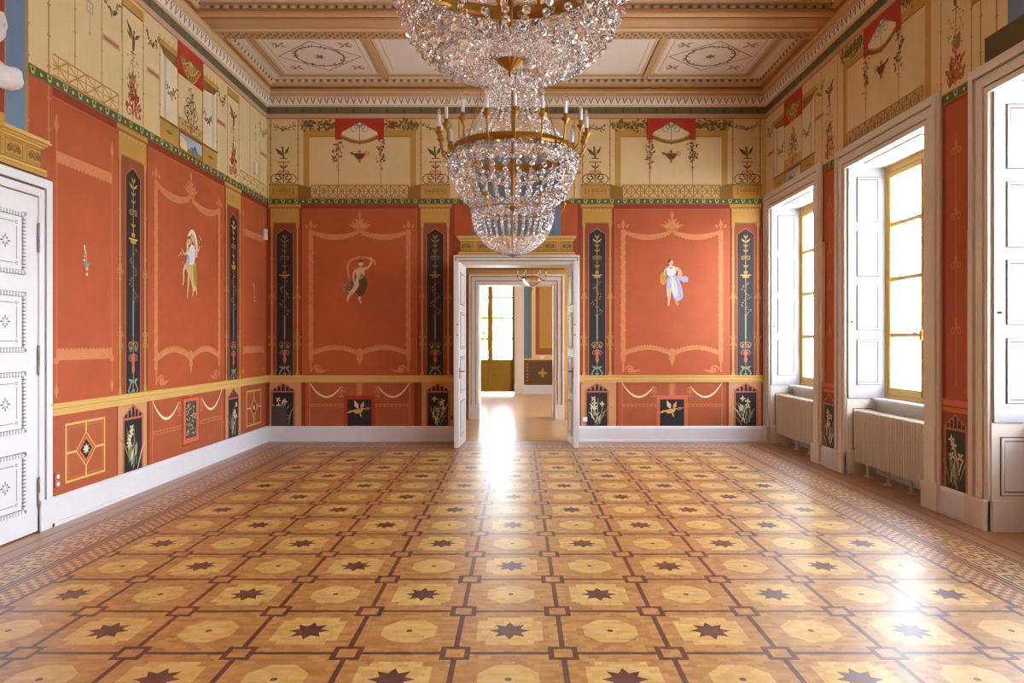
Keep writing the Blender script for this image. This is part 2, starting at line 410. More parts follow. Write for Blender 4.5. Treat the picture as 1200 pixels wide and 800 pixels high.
def drape_frieze(p, c, full=True, lat=True):
    """Cream bay: gold frame, red drape with a gold crescent, lattice rail, plinths and candelabrum strips."""
    k = KB
    def U(d): return c + d * k
    p.rect(U(-106), U(106), ZG1, ZF1, 'cream')
    # gold frame with garlanded head
    p.poly([(U(-73), ZF1), (U(73), ZF1), (U(66), 5.03), (U(-66), 5.03)], 'gold_light')
    p.rect(U(-66), U(-59), ZG1, 5.03, 'gold'); p.rect(U(59), U(66), ZG1, 5.03, 'gold')
    p.rect(U(-66), U(66), 4.93, 5.03, 'gold'); p.rect(U(-59), U(59), ZG1, 4.93, 'cream'); p.rect(U(-59), U(59), 4.915, 4.93, 'gold_dark')
    p.line([(U(-73), ZF1), (U(-66), 5.03)], .014, 'gold_dark'); p.line([(U(73), ZF1), (U(66), 5.03)], .014, 'gold_dark')
    for sg in (-1, 1):
        P = [(U(sg * (31 + q * 2.4)), 5.11 + .03 * sin(q * 2.1)) for q in range(16)]
        p.leafy(P, .075, ['leaf', 'leaf', 'leaf_light', 'gold_dark', 'brown_ink'], 5)
    # red drape: peaked cut-out with a lyre and a crescent below
    p.rect(U(-28.5), U(28.5), 4.87, 5.21, 'red_vivid')
    p.poly([(U(-21), 4.86), (U(-21), 4.99), (U(0), 5.15), (U(21), 4.99), (U(21), 4.86)], 'cream_light')
    n = 14
    A = [(U(-22 + 44 * i / n), 4.965 - .10 * sin(pi * i / n)) for i in range(n + 1)]; B = [(U(-22 + 44 * i / n), 4.93 - .045 - .035 * sin(pi * i / n) - .045 * sin(pi * i / n)) for i in range(n + 1)]
    p.poly(A + B[::-1], 'gold_dark'); p.line([(u, z - .012) for u, z in A], .02, 'gold')
    p.line([(U(0), 4.86), (U(0), 5.1)], .008, 'brown_ink')
    for sg in (-1, 1): p.scroll(c, 5.08, .05, sg, .01, 'sage'); p.scroll(c, 5.04, .08, sg, .009, 'sage'); p.petal(c, 5.09, pi / 2 + sg * 1.1, .1, .015, 'sage')
    p.petal(c, 4.83, -pi / 2, .05, .015, 'gold_dark')
    # hanging flower drops over thin poles
    for sg in (-1, 1):
        u = U(sg * 25); p.line([(u, ZG1 + .2), (u, 4.87)], .012, 'gold_line')
        p.leafy([(u + random.uniform(-.05, .05), 4.83 - .34 * t / 12) for t in range(12)], .055, ['leaf', 'brown_ink', 'gold_dark', 'rose_red'], 3)
        p.leafy([(u, 4.47 - .02 * t) for t in range(5)], .03, ['leaf', 'brown_ink'], 1)
    # lamp
    z = 4.60
    p.poly([(U(-7), z + .05), (U(7), z + .05), (U(5), z - .01), (U(2), z - .05), (U(-2), z - .05), (U(-5), z - .01)], 'brown_ink'); p.rect(U(-1.2), U(1.2), z - .1, z - .04, 'rose_red'); p.petal(U(-6), z + .03, pi * .85, .09, .02, 'brown_ink'); p.scroll(U(5), z + .04, .045, 1, .012, 'rose_red'); p.petal(c, z + .05, pi / 2, .06, .03, 'rose_red')
    if lat: p.lattice(U(-57), U(57), ZG1 + .02, 4.135, 22, .016, 'gold_line')
    if not full: return
    for sg in (-1, 1):
        p.rect(U(sg * 72), U(sg * 106), ZG1, ZF1, 'cream')
        for d in (72, 104): p.pole(U(sg * d), 4.14, ZF1, .018, 'gold_line', 5)
        garland(p, U(sg * 75), U(sg * 101), 5.13, .09)
        u = U(sg * 89)
        p.line([(u, 4.17), (u, 4.5)], .016, 'leaf'); p.rect(u - .1, u + .1, 4.50, 4.515, 'brown_ink'); p.rect(u - .06, u + .06, 4.56, 4.575, 'brown_ink')
        for q in (-1, 1):
            p.scroll(u, 4.26, .075, q, .018, 'rose_red' if sg > 0 else 'brown_ink'); p.scroll(u, 4.33, .05, q, .016, 'rose_red'); p.scroll(u + q * .02, 4.22, .11, q, .014, 'leaf'); p.petal(u, 4.16, pi / 2 + q * 1.3, .16, .02, 'leaf_light'); p.petal(u, 4.4, pi / 2 + q * .8, .1, .018, 'brown_ink')
        p.petal(u, 4.6, pi * .75, .2, .03, 'umber'); p.petal(u + .02, 4.62, pi * .35, .16, .025, 'leaf'); p.line([(u, 4.57), (u - .02, 4.76)], .03, 'brown_ink')
        # perspective plinth: side face and front
        p.poly([(U(sg * 57), ZG1), (U(sg * 72), ZG1), (U(sg * 72), 4.15), (U(sg * 57), 4.10)], 'gold_dark'); p.rect(U(sg * 72), U(sg * 106), ZG1, 4.15, 'gold'); p.rect(U(sg * 70), U(sg * 106), 4.13, 4.15, 'gold_dark')
        p.rect(U(sg * 77), U(sg * 101), 3.99, 4.09, 'gold_dark'); p.rect(U(sg * 78), U(sg * 100), 3.995, 4.085, 'gold')
        for q in (-1, 1): p.scroll(u, 4.04, .035, q, .012, 'gold_dark'); p.scroll(u + q * .08, 4.04, .025, q, .01, 'gold_dark')
def aedicule_frieze(p, c):
    """Cream bay: small painted shrine with gable blocks, hung arch, picture in the plinth."""
    p.rect(c - 1.06, c + 1.06, ZG1, ZF1, 'cream')
    for sg in (-1, 1):
        a, b = c + sg * .34, c + sg * .74
        p.rect(a, b, 4.16, 4.95, 'cream_light'); p.rect(c + sg * .60, c + sg * .63, 4.16, 4.90, 'sky_paint'); p.rect(c + sg * .63, c + sg * .66, 4.16, 4.90, 'cream'); p.pole(b, 4.16, 5.0, .018, 'gold_line', 3)
        p.rect(c + sg * .3, c + sg * .78, 4.98, 5.06, 'gold'); p.rect(c + sg * .3, c + sg * .78, 4.98, 4.995, 'gold_dark'); p.poly([(a, 4.98), (b, 4.98), (b - sg * .08, 4.90), (a, 4.86)], 'gold_dark')
        for q in range(5): p.petal(a + (b - a) * q / 4, 5.06, pi / 2, .05, .012, 'gold')
        garland(p, c + sg * .36, c + sg * .6, 4.62, .14)
        p.rect(c + sg * .74, c + sg * 1.02, 4.56, 4.63, 'rose'); p.rect(c + sg * .76, c + sg * 1.0, 4.58, 4.61, 'rose_red')
        garland(p, c + sg * .78, c + sg * 1.02, 5.05, .16)
        p.pole(c + sg * .32, 4.16, 4.9, .014, 'gold_line', 3)
    p.rect(c - .34, c + .34, 4.82, 5.21, 'red_vivid')
    n = 14; p.poly([(c - .27, 5.08)] + [(c - .27 + .54 * i / n, 5.05 - .22 * sin(pi * i / n)) for i in range(n + 1)] + [(c + .27, 5.08)], 'gold_dark')
    for i in range(1, 8): p.line([(c, 5.07), (c - .27 + .54 * i / 8, 5.05 - .2 * sin(pi * i / 8))], .014, 'gold_light')
    p.line([(c - .2 + .4 * i / n, 5.05 - .13 * sin(pi * i / n)) for i in range(n + 1)], .014, 'gold_light'); p.line([(c - .26 + .52 * i / n, 5.04 - .22 * sin(pi * i / n)) for i in range(n + 1)], .02, 'gold')
    p.line([(c, 4.2), (c, 4.75)], .012, 'gold_line')
    for q in range(44):
        z = 4.2 + random.random() * .55; w = .2 * (1 - (z - 4.2) / .6)
        p.petal(c + random.uniform(-w, w), z, random.uniform(0, 6.28), .05, .014, random.choice(['leaf', 'leaf_light', 'rose_red', 'sage', 'brown_ink']))
    for q in (-1, 1): p.scroll(c, 4.42, .1, q, .012, 'leaf'); p.scroll(c, 4.55, .07, q, .01, 'leaf')
    p.poly([(c - .03, 4.2), (c + .03, 4.2), (c + .045, 4.31), (c - .045, 4.31)], 'rose_red')
    p.rect(c - .74, c + .74, ZG1, 4.16, 'gold'); p.rect(c - .76, c + .76, 4.14, 4.17, 'gold_dark')
    for sg in (-1, 1): p.petal(c + sg * .64, 4.04, 0 if sg < 0 else pi, .2, .02, 'gold_dark')
    p.lattice(c - .3, c + .3, 4.18, 4.30, 8, .012, 'gold_line')
    p.rect(c - .31, c + .31, 3.90, 4.14, 'red_brown'); p.rect(c - .285, c + .285, 3.92, 4.12, 'sky_paint')     # landscape picture
    p.poly([(c - .285, 3.92), (c + .285, 3.92), (c + .285, 3.98), (c + .05, 4.0), (c - .1, 3.97), (c - .285, 3.99)], 'leaf_light'); p.poly([(c - .285, 3.95), (c - .1, 3.93), (c - .12, 4.05), (c - .285, 4.09)], 'ivory'); p.petal(c + .1, 3.99, pi / 2, .07, .04, 'leaf'); p.poly([(c - .05, 4.0), (c + .1, 3.96), (c + .2, 4.0), (c + .05, 4.03)], 'blue_paint')
def lattice_frieze(p, a, b, strip=True):
    """Cream bay with only rods, a lattice rail and small hanging ornaments."""
    p.rect(a, b, ZG1, ZF1, 'cream')
    p.lattice(a + .02, b - .02, ZG1 + .02, 4.12, max(6, int((b - a) / .13) // 2 * 2), .015, 'gold_line')
    for t in (.35, .72): p.pole(a + (b - a) * t, 4.12, ZF1, .014, 'gold_line', 5)
    c = a + (b - a) * .55
    p.frame(c - .05, c + .05, 4.72, 4.83, .01, 'sage'); p.line([(c, 4.55), (c, 4.95)], .007, 'sage'); p.petal(c, 4.5, pi / 2, .07, .02, 'rose'); p.petal(c, 4.98, -pi / 2, .1, .02, 'sage')
    if strip: p.rect(a + (b - a) * .73, b, 4.56, 4.63, 'rose'); p.rect(a + (b - a) * .75, b - .02, 4.58, 4.61, 'rose_red')
    garland(p, a + (b - a) * .73, b, 5.05, .14)
def green_band(p, a, b):
    p.rect(a, b, ZG0, ZG1 + .005, 'gold_dark'); p.rect(a, b, ZG0 + .012, ZG1 - .008, 'green'); n = max(1, int((b - a) / .105))
    for i in range(n):
        u = a + (b - a) * (i + .5) / n
        p.poly([(u - .035, ZG1 - .012), (u + .035, ZG1 - .012), (u + .018, ZG0 + .02), (u - .018, ZG0 + .02)], 'green_light') if i % 2 == 0 else p.disc(u, (ZG0 + ZG1) / 2, .018, 'green_light', n=8)
        if i % 2 == 0: p.disc(u, (ZG0 + ZG1) / 2 + .012, .018, 'green', n=8)
def top_bands(p, a, b):
    p.rect(a, b, 5.20, 5.30, 'rose'); p.rect(a, b, 5.21, 5.225, 'rose_red'); p.rect(a, b, 5.29, 5.425, 'olive'); p.rect(a, b, 5.405, 5.43, 'ceil_cream'); n = int((b - a) / .09)
    for i in range(n): p.rect(a + (b - a) * (i + .35) / n, a + (b - a) * (i + .65) / n, 5.305, 5.385, 'umber') if i % 3 == 0 else None
# ---- painted figures on the red fields (each about .7 m tall)
def dancer_scarf(p, c, z):            # arm raised under a billowing scarf
    p.sline([(c - .17, z + .33), (c - .2, z + .55), (c - .14, z + .66), (c + .02, z + .70), (c + .16, z + .68), (c + .24, z + .63), (c + .26, z + .55)], [.02, .05, .035, .03, .04, .06, .02], 'tracery')
    p.spoly([(c - .22, z + .18), (c - .08, z + .40), (c + .06, z + .42), (c + .14, z + .30), (c + .08, z + .08), (c - .02, z + .07), (c - .12, z + .2), (c - .26, z + .12)], 'umber')
    p.sline([(c - .01, z + .36), (c - .06, z + .2), (c - .18, z + .07), (c - .2, z - .02)], [.09, .07, .045, .025], 'skin'); p.sline([(c + .03, z + .34), (c + .02, z + .15), (c + .0, z + .02), (c + .03, z - .05)], [.09, .05, .04, .02], 'umber'); p.sline([(c + .0, z + .06), (c, z - .01), (c + .03, z - .05)], [.04, .03, .02], 'skin')
    p.spoly([(c - .05, z + .34), (c + .07, z + .35), (c + .09, z + .5), (c + .03, z + .54), (c - .06, z + .51)], 'skin'); p.spoly([(c - .03, z + .35), (c + .08, z + .35), (c + .05, z + .46)], 'leaf_light')
    p.sline([(c - .05, z + .5), (c - .11, z + .42), (c - .08, z + .26)], [.045, .035, .022], 'skin'); p.sline([(c + .07, z + .5), (c + .16, z + .54), (c + .2, z + .63), (c + .17, z + .69)], [.045, .035, .03, .022], 'skin')
    p.disc(c + .02, z + .595, .042, 'skin', .052); p.spoly([(c - .03, z + .6), (c - .01, z + .655), (c + .05, z + .65), (c + .06, z + .61), (c + .02, z + .62)], 'hair')
    for q in range(10): p.petal(c - .2 + random.uniform(-.07, .07), z + .2 + random.uniform(-.08, .12), random.uniform(0, 6), .05, .015, random.choice(['sage', 'skin', 'leaf_light']))
def dancer_robe(p, c, z):             # long pale robe, golden tambourine
    p.disc(c - .14, z + .35, .06, 'gold', .11); p.sline([(c + .0, z + .54), (c + .12, z + .5), (c + .15, z + .4), (c + .1, z + .34), (c + .2, z + .35), (c + .25, z + .3)], [.03, .05, .05, .04, .07, .03], 'rose')
    p.disc(c + .2, z + .34, .06, 'lilac', .05)
    p.spoly([(c - .08, z + .40), (c + .07, z + .42), (c + .16, z + .22), (c + .19, z + .02), (c + .04, z - .03), (c - .02, z + .2), (c - .06, z - .0), (c - .1, z + .12)], 'lilac'); p.spoly([(c - .06, z + .36), (c + .05, z + .38), (c + .1, z + .1), (c + .05, z + .0)], 'white_robe')
    for q in (-.03, .04, .1): p.sline([(c + q * .6, z + .36), (c + q * 1.3 + .02, z + .02)], .007, 'blue_paint')
    p.sline([(c - .04, z + .2), (c - .05, z + .02), (c - .06, z - .09)], [.07, .04, .025], 'skin'); p.sline([(c + .06, z - .0), (c + .09, z - .08)], [.03, .025], 'skin')
    p.spoly([(c - .09, z + .38), (c + .06, z + .4), (c + .07, z + .52), (c + .0, z + .57), (c - .09, z + .53)], 'white_robe'); p.spoly([(c - .07, z + .53), (c + .03, z + .54), (c - .02, z + .5)], 'leaf_light')
    p.sline([(c - .08, z + .53), (c - .13, z + .46), (c - .11, z + .4)], [.04, .03, .02], 'skin'); p.sline([(c + .06, z + .53), (c + .12, z + .46), (c + .09, z + .37)], [.04, .03, .02], 'skin')
    p.disc(c - .02, z + .61, .038, 'skin', .05); p.spoly([(c - .065, z + .58), (c - .06, z + .66), (c + .0, z + .665), (c - .03, z + .62)], 'hair')
def dancer_pair(p, c, z):             # two dancers close together, one with a pale scarf
    p.sline([(c - .1, z + .4), (c - .09, z + .6), (c + .0, z + .72), (c + .1, z + .69), (c + .16, z + .55), (c + .14, z + .4)], [.04, .05, .05, .05, .05, .03], 'ivory')
    p.spoly([(c - .17, z + .25), (c - .06, z + .34), (c + .06, z + .36), (c + .14, z + .3), (c + .17, z + .02), (c + .05, z - .06), (c + .0, z + .1)], 'gold_light'); p.spoly([(c + .04, z + .3), (c + .14, z + .3), (c + .17, z + .02), (c + .08, z + .04)], 'leaf_light')
    p.sline([(c - .09, z + .3), (c - .2, z + .22), (c - .19, z + .08), (c - .22, z + .02)], [.07, .05, .035, .02], 'skin'); p.sline([(c - .05, z + .25), (c - .08, z + .02), (c - .1, z - .13)], [.06, .04, .02], 'skin'); p.sline([(c + .05, z + .0), (c + .04, z - .1)], [.035, .02], 'skin'); p.sline([(c + .13, z + .02), (c + .15, z - .08)], [.03, .02], 'skin')
    p.spoly([(c - .12, z + .28), (c + .09, z + .3), (c + .12, z + .5), (c + .04, z + .56), (c - .06, z + .5)], 'white_robe'); p.spoly([(c - .14, z + .26), (c - .04, z + .3), (c - .05, z + .42), (c - .11, z + .38)], 'lilac')
    p.sline([(c - .08, z + .48), (c - .17, z + .38), (c - .24, z + .46)], [.04, .03, .02], 'skin'); p.sline([(c + .1, z + .48), (c + .2, z + .48), (c + .22, z + .56)], [.04, .03, .02], 'skin')
    p.disc(c - .055, z + .59, .042, 'hair', .052); p.disc(c - .05, z + .575, .03, 'skin', .042); p.disc(c + .045, z + .63, .044, 'hair', .05); p.disc(c + .05, z + .612, .032, 'skin', .045); p.sline([(c + .005, z + .52), (c - .01, z + .62), (c + .05, z + .69), (c + .11, z + .62), (c + .1, z + .52)], .016, 'ivory')
    for q in (-.04, .0, .05, .1): p.sline([(c + q, z + .28), (c + q * 1.3, z + .02)], .006, 'gold')
    for q in range(8): p.petal(c + .24 + random.uniform(-.03, .03), z + .58 + random.uniform(-.05, .09), random.uniform(0, 6), .04, .012, 'rose'); p.petal(c - .26 + random.uniform(-.04, .04), z + .38 + random.uniform(-.09, .05), random.uniform(0, 6), .035, .012, 'rose')
def small_trophy(p, c, z):            # little hanging bunch with a bowl
    p.line([(c, z + .04), (c - .01, z + .22)], .006, 'ivory')
    for k in range(5): p.petal(c - .02, z + .24 - k * .03, random.uniform(.5, 2.8), .045, .012, random.choice(['ivory', 'skin']))
    p.poly([(c - .05, z + .11), (c + .05, z + .11), (c + .03, z + .07), (c - .03, z + .07)], 'sage'); p.disc(c, z + .05, .022, 'skin', .018); p.petal(c, z + .02, -pi / 2, .04, .018, 'ivory')
def winged_creature(p, c, z):
    p.poly([(c - .14, z), (c - .04, z + .02), (c + .08, z + .04), (c + .02, z - .04), (c - .06, z - .05)], 'gold_light'); p.petal(c - .02, z + .02, 2.0, .16, .035, 'ivory'); p.petal(c + .02, z + .02, 1.2, .14, .03, 'gold_light'); p.petal(c + .06, z + .02, .2, .14, .025, 'rose_red'); p.petal(c - .1, z, 3.5, .12, .02, 'gold_light'); p.petal(c, z - .03, -1.2, .09, .015, 'gold_light')

# ================================================================== the hall's shell
DX0, DX1, DZ = -.92, .86, 2.88               # doorway in the back wall
W = [10.2, 7.635, 5.05, 2.45, -.15]            # window centres along the right wall
WH, WT = .83, 3.75                             # half width and head of the window niches
def structure(o, label, cat): return tag(o, label, cat, None, 'structure')
m = MB()
for x0, x1, z0 in ((XL, DX0, 0), (DX1, XR, 0), (DX0, DX1, DZ)): m.box(x0, x1, YB, YB + .45, z0, 3.9, 'red_brown'); m.box(x0, x1, YB, YB + .45, 3.9, ZC, 'cream')
wall_back = structure(m.build('wall_back'), 'end wall painted red with cream frieze above, around the open double doorway', 'wall')
m = MB(); m.box(XL - .35, XL, YF - .3, YB + .45, 0, 3.85, 'red_brown'); m.box(XL - .35, XL, YF - .3, YB + .45, 3.85, ZC, 'cream')
wall_left = structure(m.build('wall_left'), 'long windowless side wall with red painted fields, opposite the windows', 'wall')
m = MB()
edges = [YF - .3] + [v for c in sorted(W) for v in (c - WH, c + WH)] + [YB + .45]
for i in range(0, len(edges), 2): m.box(XR, XR + .67, edges[i], edges[i + 1], 0, ZC, 'plaster')
for c in W:
    m.box(XR, XR + .67, c - WH, c + WH, WT, ZC, 'plaster'); m.box(XR + .36, XR + .67, c - WH, c + WH, 0, .9, 'trim_white')
wall_right = structure(m.build('wall_right'), 'shaded wall pierced by tall windows, brown frieze above them', 'wall')
m = MB(); m.box(XL, XR, YF - .3, YF, 0, 3.9, 'red'); m.box(XL, XR, YF - .3, YF, 3.9, ZC, 'cream')
structure(m.build('wall_front'), 'plain wall behind the viewpoint, facing the open doorway', 'wall')

# ---- painted decoration of the back wall: children of the wall
def paint(name, fn, parent, todo, flip=False, base=.001, label=None):
    p = Paint(fn, flip, base); todo(p); o = p.build(name, parent)
    if label: o['label'] = label
    return o
def back_field(a, b, fig, lab):
    c, hw = (a + b) / 2, (b - a) / 2
    f = paint('red_field', back, wall_back, lambda p: (red_field(p, a, b), tracery(p, c, hw - .17)))
    paint('painted_dancer', back, f, lambda p: fig(p, c, 2.28), base=.008, label=lab)
back_field(BX(352), BX(491), dancer_scarf, 'painted dancer in dark green under a billowing scarf')
back_field(BX(718), BX(857), dancer_robe, 'painted dancer in a pale lilac robe with a round tambourine')
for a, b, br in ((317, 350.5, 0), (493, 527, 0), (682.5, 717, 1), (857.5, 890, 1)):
    c = (BX(a) + BX(b)) / 2
    o = paint('gold_pilaster', back, wall_back, lambda p: gold_pilaster(p, BX(a), BX(b)), base=.0015)
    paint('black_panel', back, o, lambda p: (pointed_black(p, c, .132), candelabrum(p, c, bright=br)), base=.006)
for a, b in ((XL / KB + VX, 317), (527, 533), (677, 682.5), (890, XR / KB + VX)):
    paint('red_strip', back, wall_back, lambda p: p.rect(BX(a), BX(b), Z0, ZG0, 'red_dark'))
for a, b, c, hw in ((316, 353, 332, .185), (494, 531, 513, .185), (681, 722, 699.5, .185), (854, 892, 874, .185)):
    o = paint('dado_pilaster', back, wall_back, lambda p: dado_plain(p, BX(a), BX(b)), base=.003)
    paint('plant_panel', back, o, lambda p: (dado_black(p, BX(c), hw - .02), (p.rect(BX(318.5), BX(337), Z0, Z0 + .32, 'grey_dark'), p.frame(BX(318.5), BX(337), Z0, Z0 + .32, .02, 'ink')) if c == 332 else None), base=.006)
for c in (421.5, 787.5):
    o = paint('dado_field', back, wall_back, lambda p: festoon_dado(p, BX(c), 68 * KB), base=.002)
    u = BX(c); bc = 'red_vivid' if c < 500 else 'coral'
    paint('dado_picture', back, o, lambda p: (p.rect(u - .25, u + .25, Z0, .745, bc), p.rect(u - .195, u + .195, Z0, .68, 'black'), winged_creature(p, u, .5)), base=.008)
for c in (421.5, 786.5): paint('drape_frieze', back, wall_back, lambda p: drape_frieze(p, BX(c)), base=.002)
def mid_frieze(p):
    p.rect(BX(527), BX(682), ZG1, ZF1, 'cream')
    for px in (538, 673): p.pole(BX(px), 3.31, ZF1, .02, 'gold_line', 6)
    for px in (555, 657): p.pole(BX(px), 3.31, 4.6, .02, 'gold_line', 4)
    for a, b in ((528, 537), (674, 681)): p.rect(BX(a), BX(b), 4.32, 4.36, 'rose_red')
paint('overdoor_frieze', back, wall_back, mid_frieze, base=.002)
def niche_back(p):
    p.rect(BX(533), BX(677), 3.31, ZG0, 'red'); p.rect(BX(555), BX(657), 3.31, 4.62, 'blue_paint'); p.rect(BX(562), BX(650), 3.31, 4.55, 'slate_blue'); p.rect(BX(555), BX(657), 4.62, 4.66, 'gold')
paint('blue_panel', back, wall_back, niche_back, base=.004)
paint('green_band', back, wall_back, lambda p: (green_band(p, XL, BX(545)), green_band(p, BX(667), XR)), base=.003)
paint('upper_bands', back, wall_back, lambda p: top_bands(p, XL, XR), base=.001)
def rail(m, fn, a, b):                          # moulded dado rail: profile swept along the wall
    prof = [(0, .955), (.022, .957), (.022, .985), (.034, .99), (.034, 1.015), (.024, 1.02), (.024, 1.045), (.04, 1.05), (.04, 1.066), (0, 1.068)]
    for i in range(len(prof) - 1):
        (o0, z0), (o1, z1) = prof[i], prof[i + 1]
        m.face([fn(a, z0, o0), fn(b, z0, o0), fn(b, z1, o1), fn(a, z1, o1)], 'gold_light' if i != 4 else 'gold')
    for q in (a, b): m.face([fn(q, z, o) for o, z in prof], 'gold_light')
m = MB(); rail(m, back, XL, -1.06); m.build('dado_rail', wall_back); m = MB(); rail(m, back, .99, XR); m.build('dado_rail', wall_back)

# ---- left wall
LD0, LD1 = 4.30, 5.85                        # side doorway
pB, pD = (LY(140), LY(170)), (LY(265), LY(281)); lC = (pB[1] + pD[0]) / 2
LL = [(5.98, pB[0]), (pD[1], YB)]
mir = lambda y: 10.15 - y
def wall_left_half(R, near):
    """R maps the far half of the wall onto the half asked for."""
    def seg(a, b): return (min(R(a), R(b)), max(R(a), R(b)))
    for i, (a, b) in enumerate(LL):
        a, b = seg(a, b); q0, q1 = (a + .13, b - .13)
        f = paint('narrow_red_field', left, wall_left, lambda p: (red_field(p, a, b), band_tracery(p, q0, q1)))
        paint('painted_trophy', left, f, lambda p: small_trophy(p, (a + b) / 2, 2.24), base=.008)
        paint('diamond_dado', left, wall_left, lambda p: diamond_dado(p, a, b), base=.002)
        paint('lattice_frieze', left, wall_left, lambda p: lattice_frieze(p, a, b), base=.002)
    a, b = seg(pB[1], pD[0]); c = (a + b) / 2
    f = paint('red_field', left, wall_left, lambda p: (red_field(p, a + .03, b - .03), tracery(p, c, .82)))
    paint('painted_dancers', left, f, lambda p: dancer_pair(p, c, 2.27), base=.008, label='two painted dancers in white and gold, dancing close together')
    o = paint('dado_field', left, wall_left, lambda p: festoon_dado(p, c, (b - a) / 2 - .02), base=.002)
    paint('dado_picture', left, o, lambda p: (p.rect(c - .21, c + .21, .34, .93, 'red_vivid'), p.rect(c - .2, c + .2, .36, .91, 'coral'), p.rect(c - .14, c + .14, .42, .87, 'grey_dark'), [p.disc(c + random.uniform(-.12, .12), random.uniform(.44, .85), .012, 'gold_light', n=5) for _ in range(60)]), base=.008, label='small grey speckled panel with red border')
    paint('shrine_frieze', left, wall_left, lambda p: aedicule_frieze(p, c), base=.002)
    for (a, b) in (pB, pD):
        a, b = seg(a, b); c = (a + b) / 2
        o = paint('gold_pilaster', left, wall_left, lambda p: gold_pilaster(p, a - .02, b + .02), base=.0035)
        paint('black_panel', left, o, lambda p: (pointed_black(p, c, .132), candelabrum(p, c)), base=.006)
        o = paint('dado_pilaster', left, wall_left, lambda p: dado_plain(p, a - .03, b + .03), base=.003)
        paint('plant_panel', left, o, lambda p: dado_black(p, c, .165), base=.006)
        paint('candelabrum_strip', left, wall_left, lambda p: candelabra_cream(p, c, .2), base=.003)
    a, b = seg(5.75, YB)
    paint('green_band', left, wall_left, lambda p: green_band(p, a, b), base=.0075)
wall_left_half(lambda y: y, False); wall_left_half(mir, True)
def overdoor_left(p):
    c = (LD0 + LD1) / 2; p.rect(c - .98, c + .98, 2.9, ZF1, 'red'); p.rect(c - .66, c + .66, 3.31, 5.0, 'blue_paint'); p.rect(c - .41, c + .41, 3.31, 4.8, 'red_dark')
    for d in (.42, .65): p.line([(c - d, 3.31), (c - d, 5.0)], .012, 'gold_line'); p.line([(c + d, 3.31), (c + d, 5.0)], .012, 'gold_line')
    for sg in (-1, 1):
        p.rect(c + sg * .68, c + sg * .98, ZG1, ZF1, 'cream')
        for d in (.67, .93): p.pole(c + sg * d, 3.31, ZF1, .02, 'gold_line', 7)
paint('overdoor_panel', left, wall_left, overdoor_left, base=.004)
paint('upper_bands', left, wall_left, lambda p: top_bands(p, YF, YB), base=.005)
for a, b in ((YF, LD0 - .14), (LD1 + .14, YB)): m = MB(); rail(m, left, a, b); m.build('dado_rail', wall_left)

# ---- right wall: narrow piers and frieze
piers = [(W[i + 1] + 1.0, W[i] - 1.0) for i in range(4)]
for i, (a, b) in enumerate(piers):
    c = (a + b) / 2
    o = paint('pier_panel', right, wall_right, lambda p: (p.rect(a, b, Z0, ZG0, 'red_dark'), p.rect(c - .15, c + .15, 1.07, 3.8, 'red'), p.line([(c, 1.2), (c, 3.5)], .014, 'red_line'), [(p.scroll(c, z, .04, 1, .01, 'tracery'), p.scroll(c, z, .04, -1, .01, 'tracery'), p.petal(c, z, pi / 2, .14, .02, 'tracery')) for z in (1.7, 2.3, 2.75, 3.35)], p.line([(c - .16, 1.1), (c - .16, 2.6)], .014, 'tracery')), True)
    paint('plant_panel', right, o, lambda p: (p.rect(a, b, Z0, ZD0, 'red_brown'), p.rect(a, b, ZD0 - .01, 1.07, 'coral'), p.rect(a, b, 1.0, 1.015, 'red_brown'), dado_black(p, c, .14)), True, base=.004)
    paint('green_band', right, wall_right, lambda p: green_band(p, a, b), True, base=.004)
    paint('candelabrum_strip', right, wall_right, lambda p: candelabra_cream(p, c, .22, False), True, base=.003)
for i, c in enumerate(W):
    if i == 0: paint('shrine_frieze', right, wall_right, lambda p: (p.rect(c - 1.1, YB, ZG1, ZF1, 'cream'), aedicule_frieze(p, c - .1)), True, base=.002)
    elif i == 1: paint('drape_frieze', right, wall_right, lambda p: drape_frieze(p, c, False), True, base=.002)
    elif i == 2: paint('overdoor_panel', right, wall_right, lambda p: (p.rect(c - 1.1, c + 1.1, ZG1, ZF1, 'cream'), p.rect(c - .9, c + .9, ZG1, 4.2, 'umber'), p.rect(c - .62, c + .62, 4.2, 5.0, 'blue_paint'), p.pole(c + .75, 4.2, ZF1, .02, 'gold_line'), p.pole(c + .95, 3.95, ZF1, .02, 'gold_line'), p.rect(c + .78, c + 1.1, 4.56, 4.63, 'rose_red')), True, base=.002)
    else: paint('lattice_frieze', right, wall_right, lambda p: lattice_frieze(p, c - 1.1, c + 1.1), True, base=.002)
paint('upper_bands', right, wall_right, lambda p: top_bands(p, YF, YB), True, base=.005)
m = MB(); m.box(XR - .05, XR - .002, 9.035, 9.075, 1.07, 2.88, 'cream_light', .008); m.box(XR - .046, XR - .006, 9.04, 9.07, 2.88, 2.91, 'cream_light', .006); m.build('cream_batten', wall_right)['label'] = 'slim upright cream batten on the narrow pier'

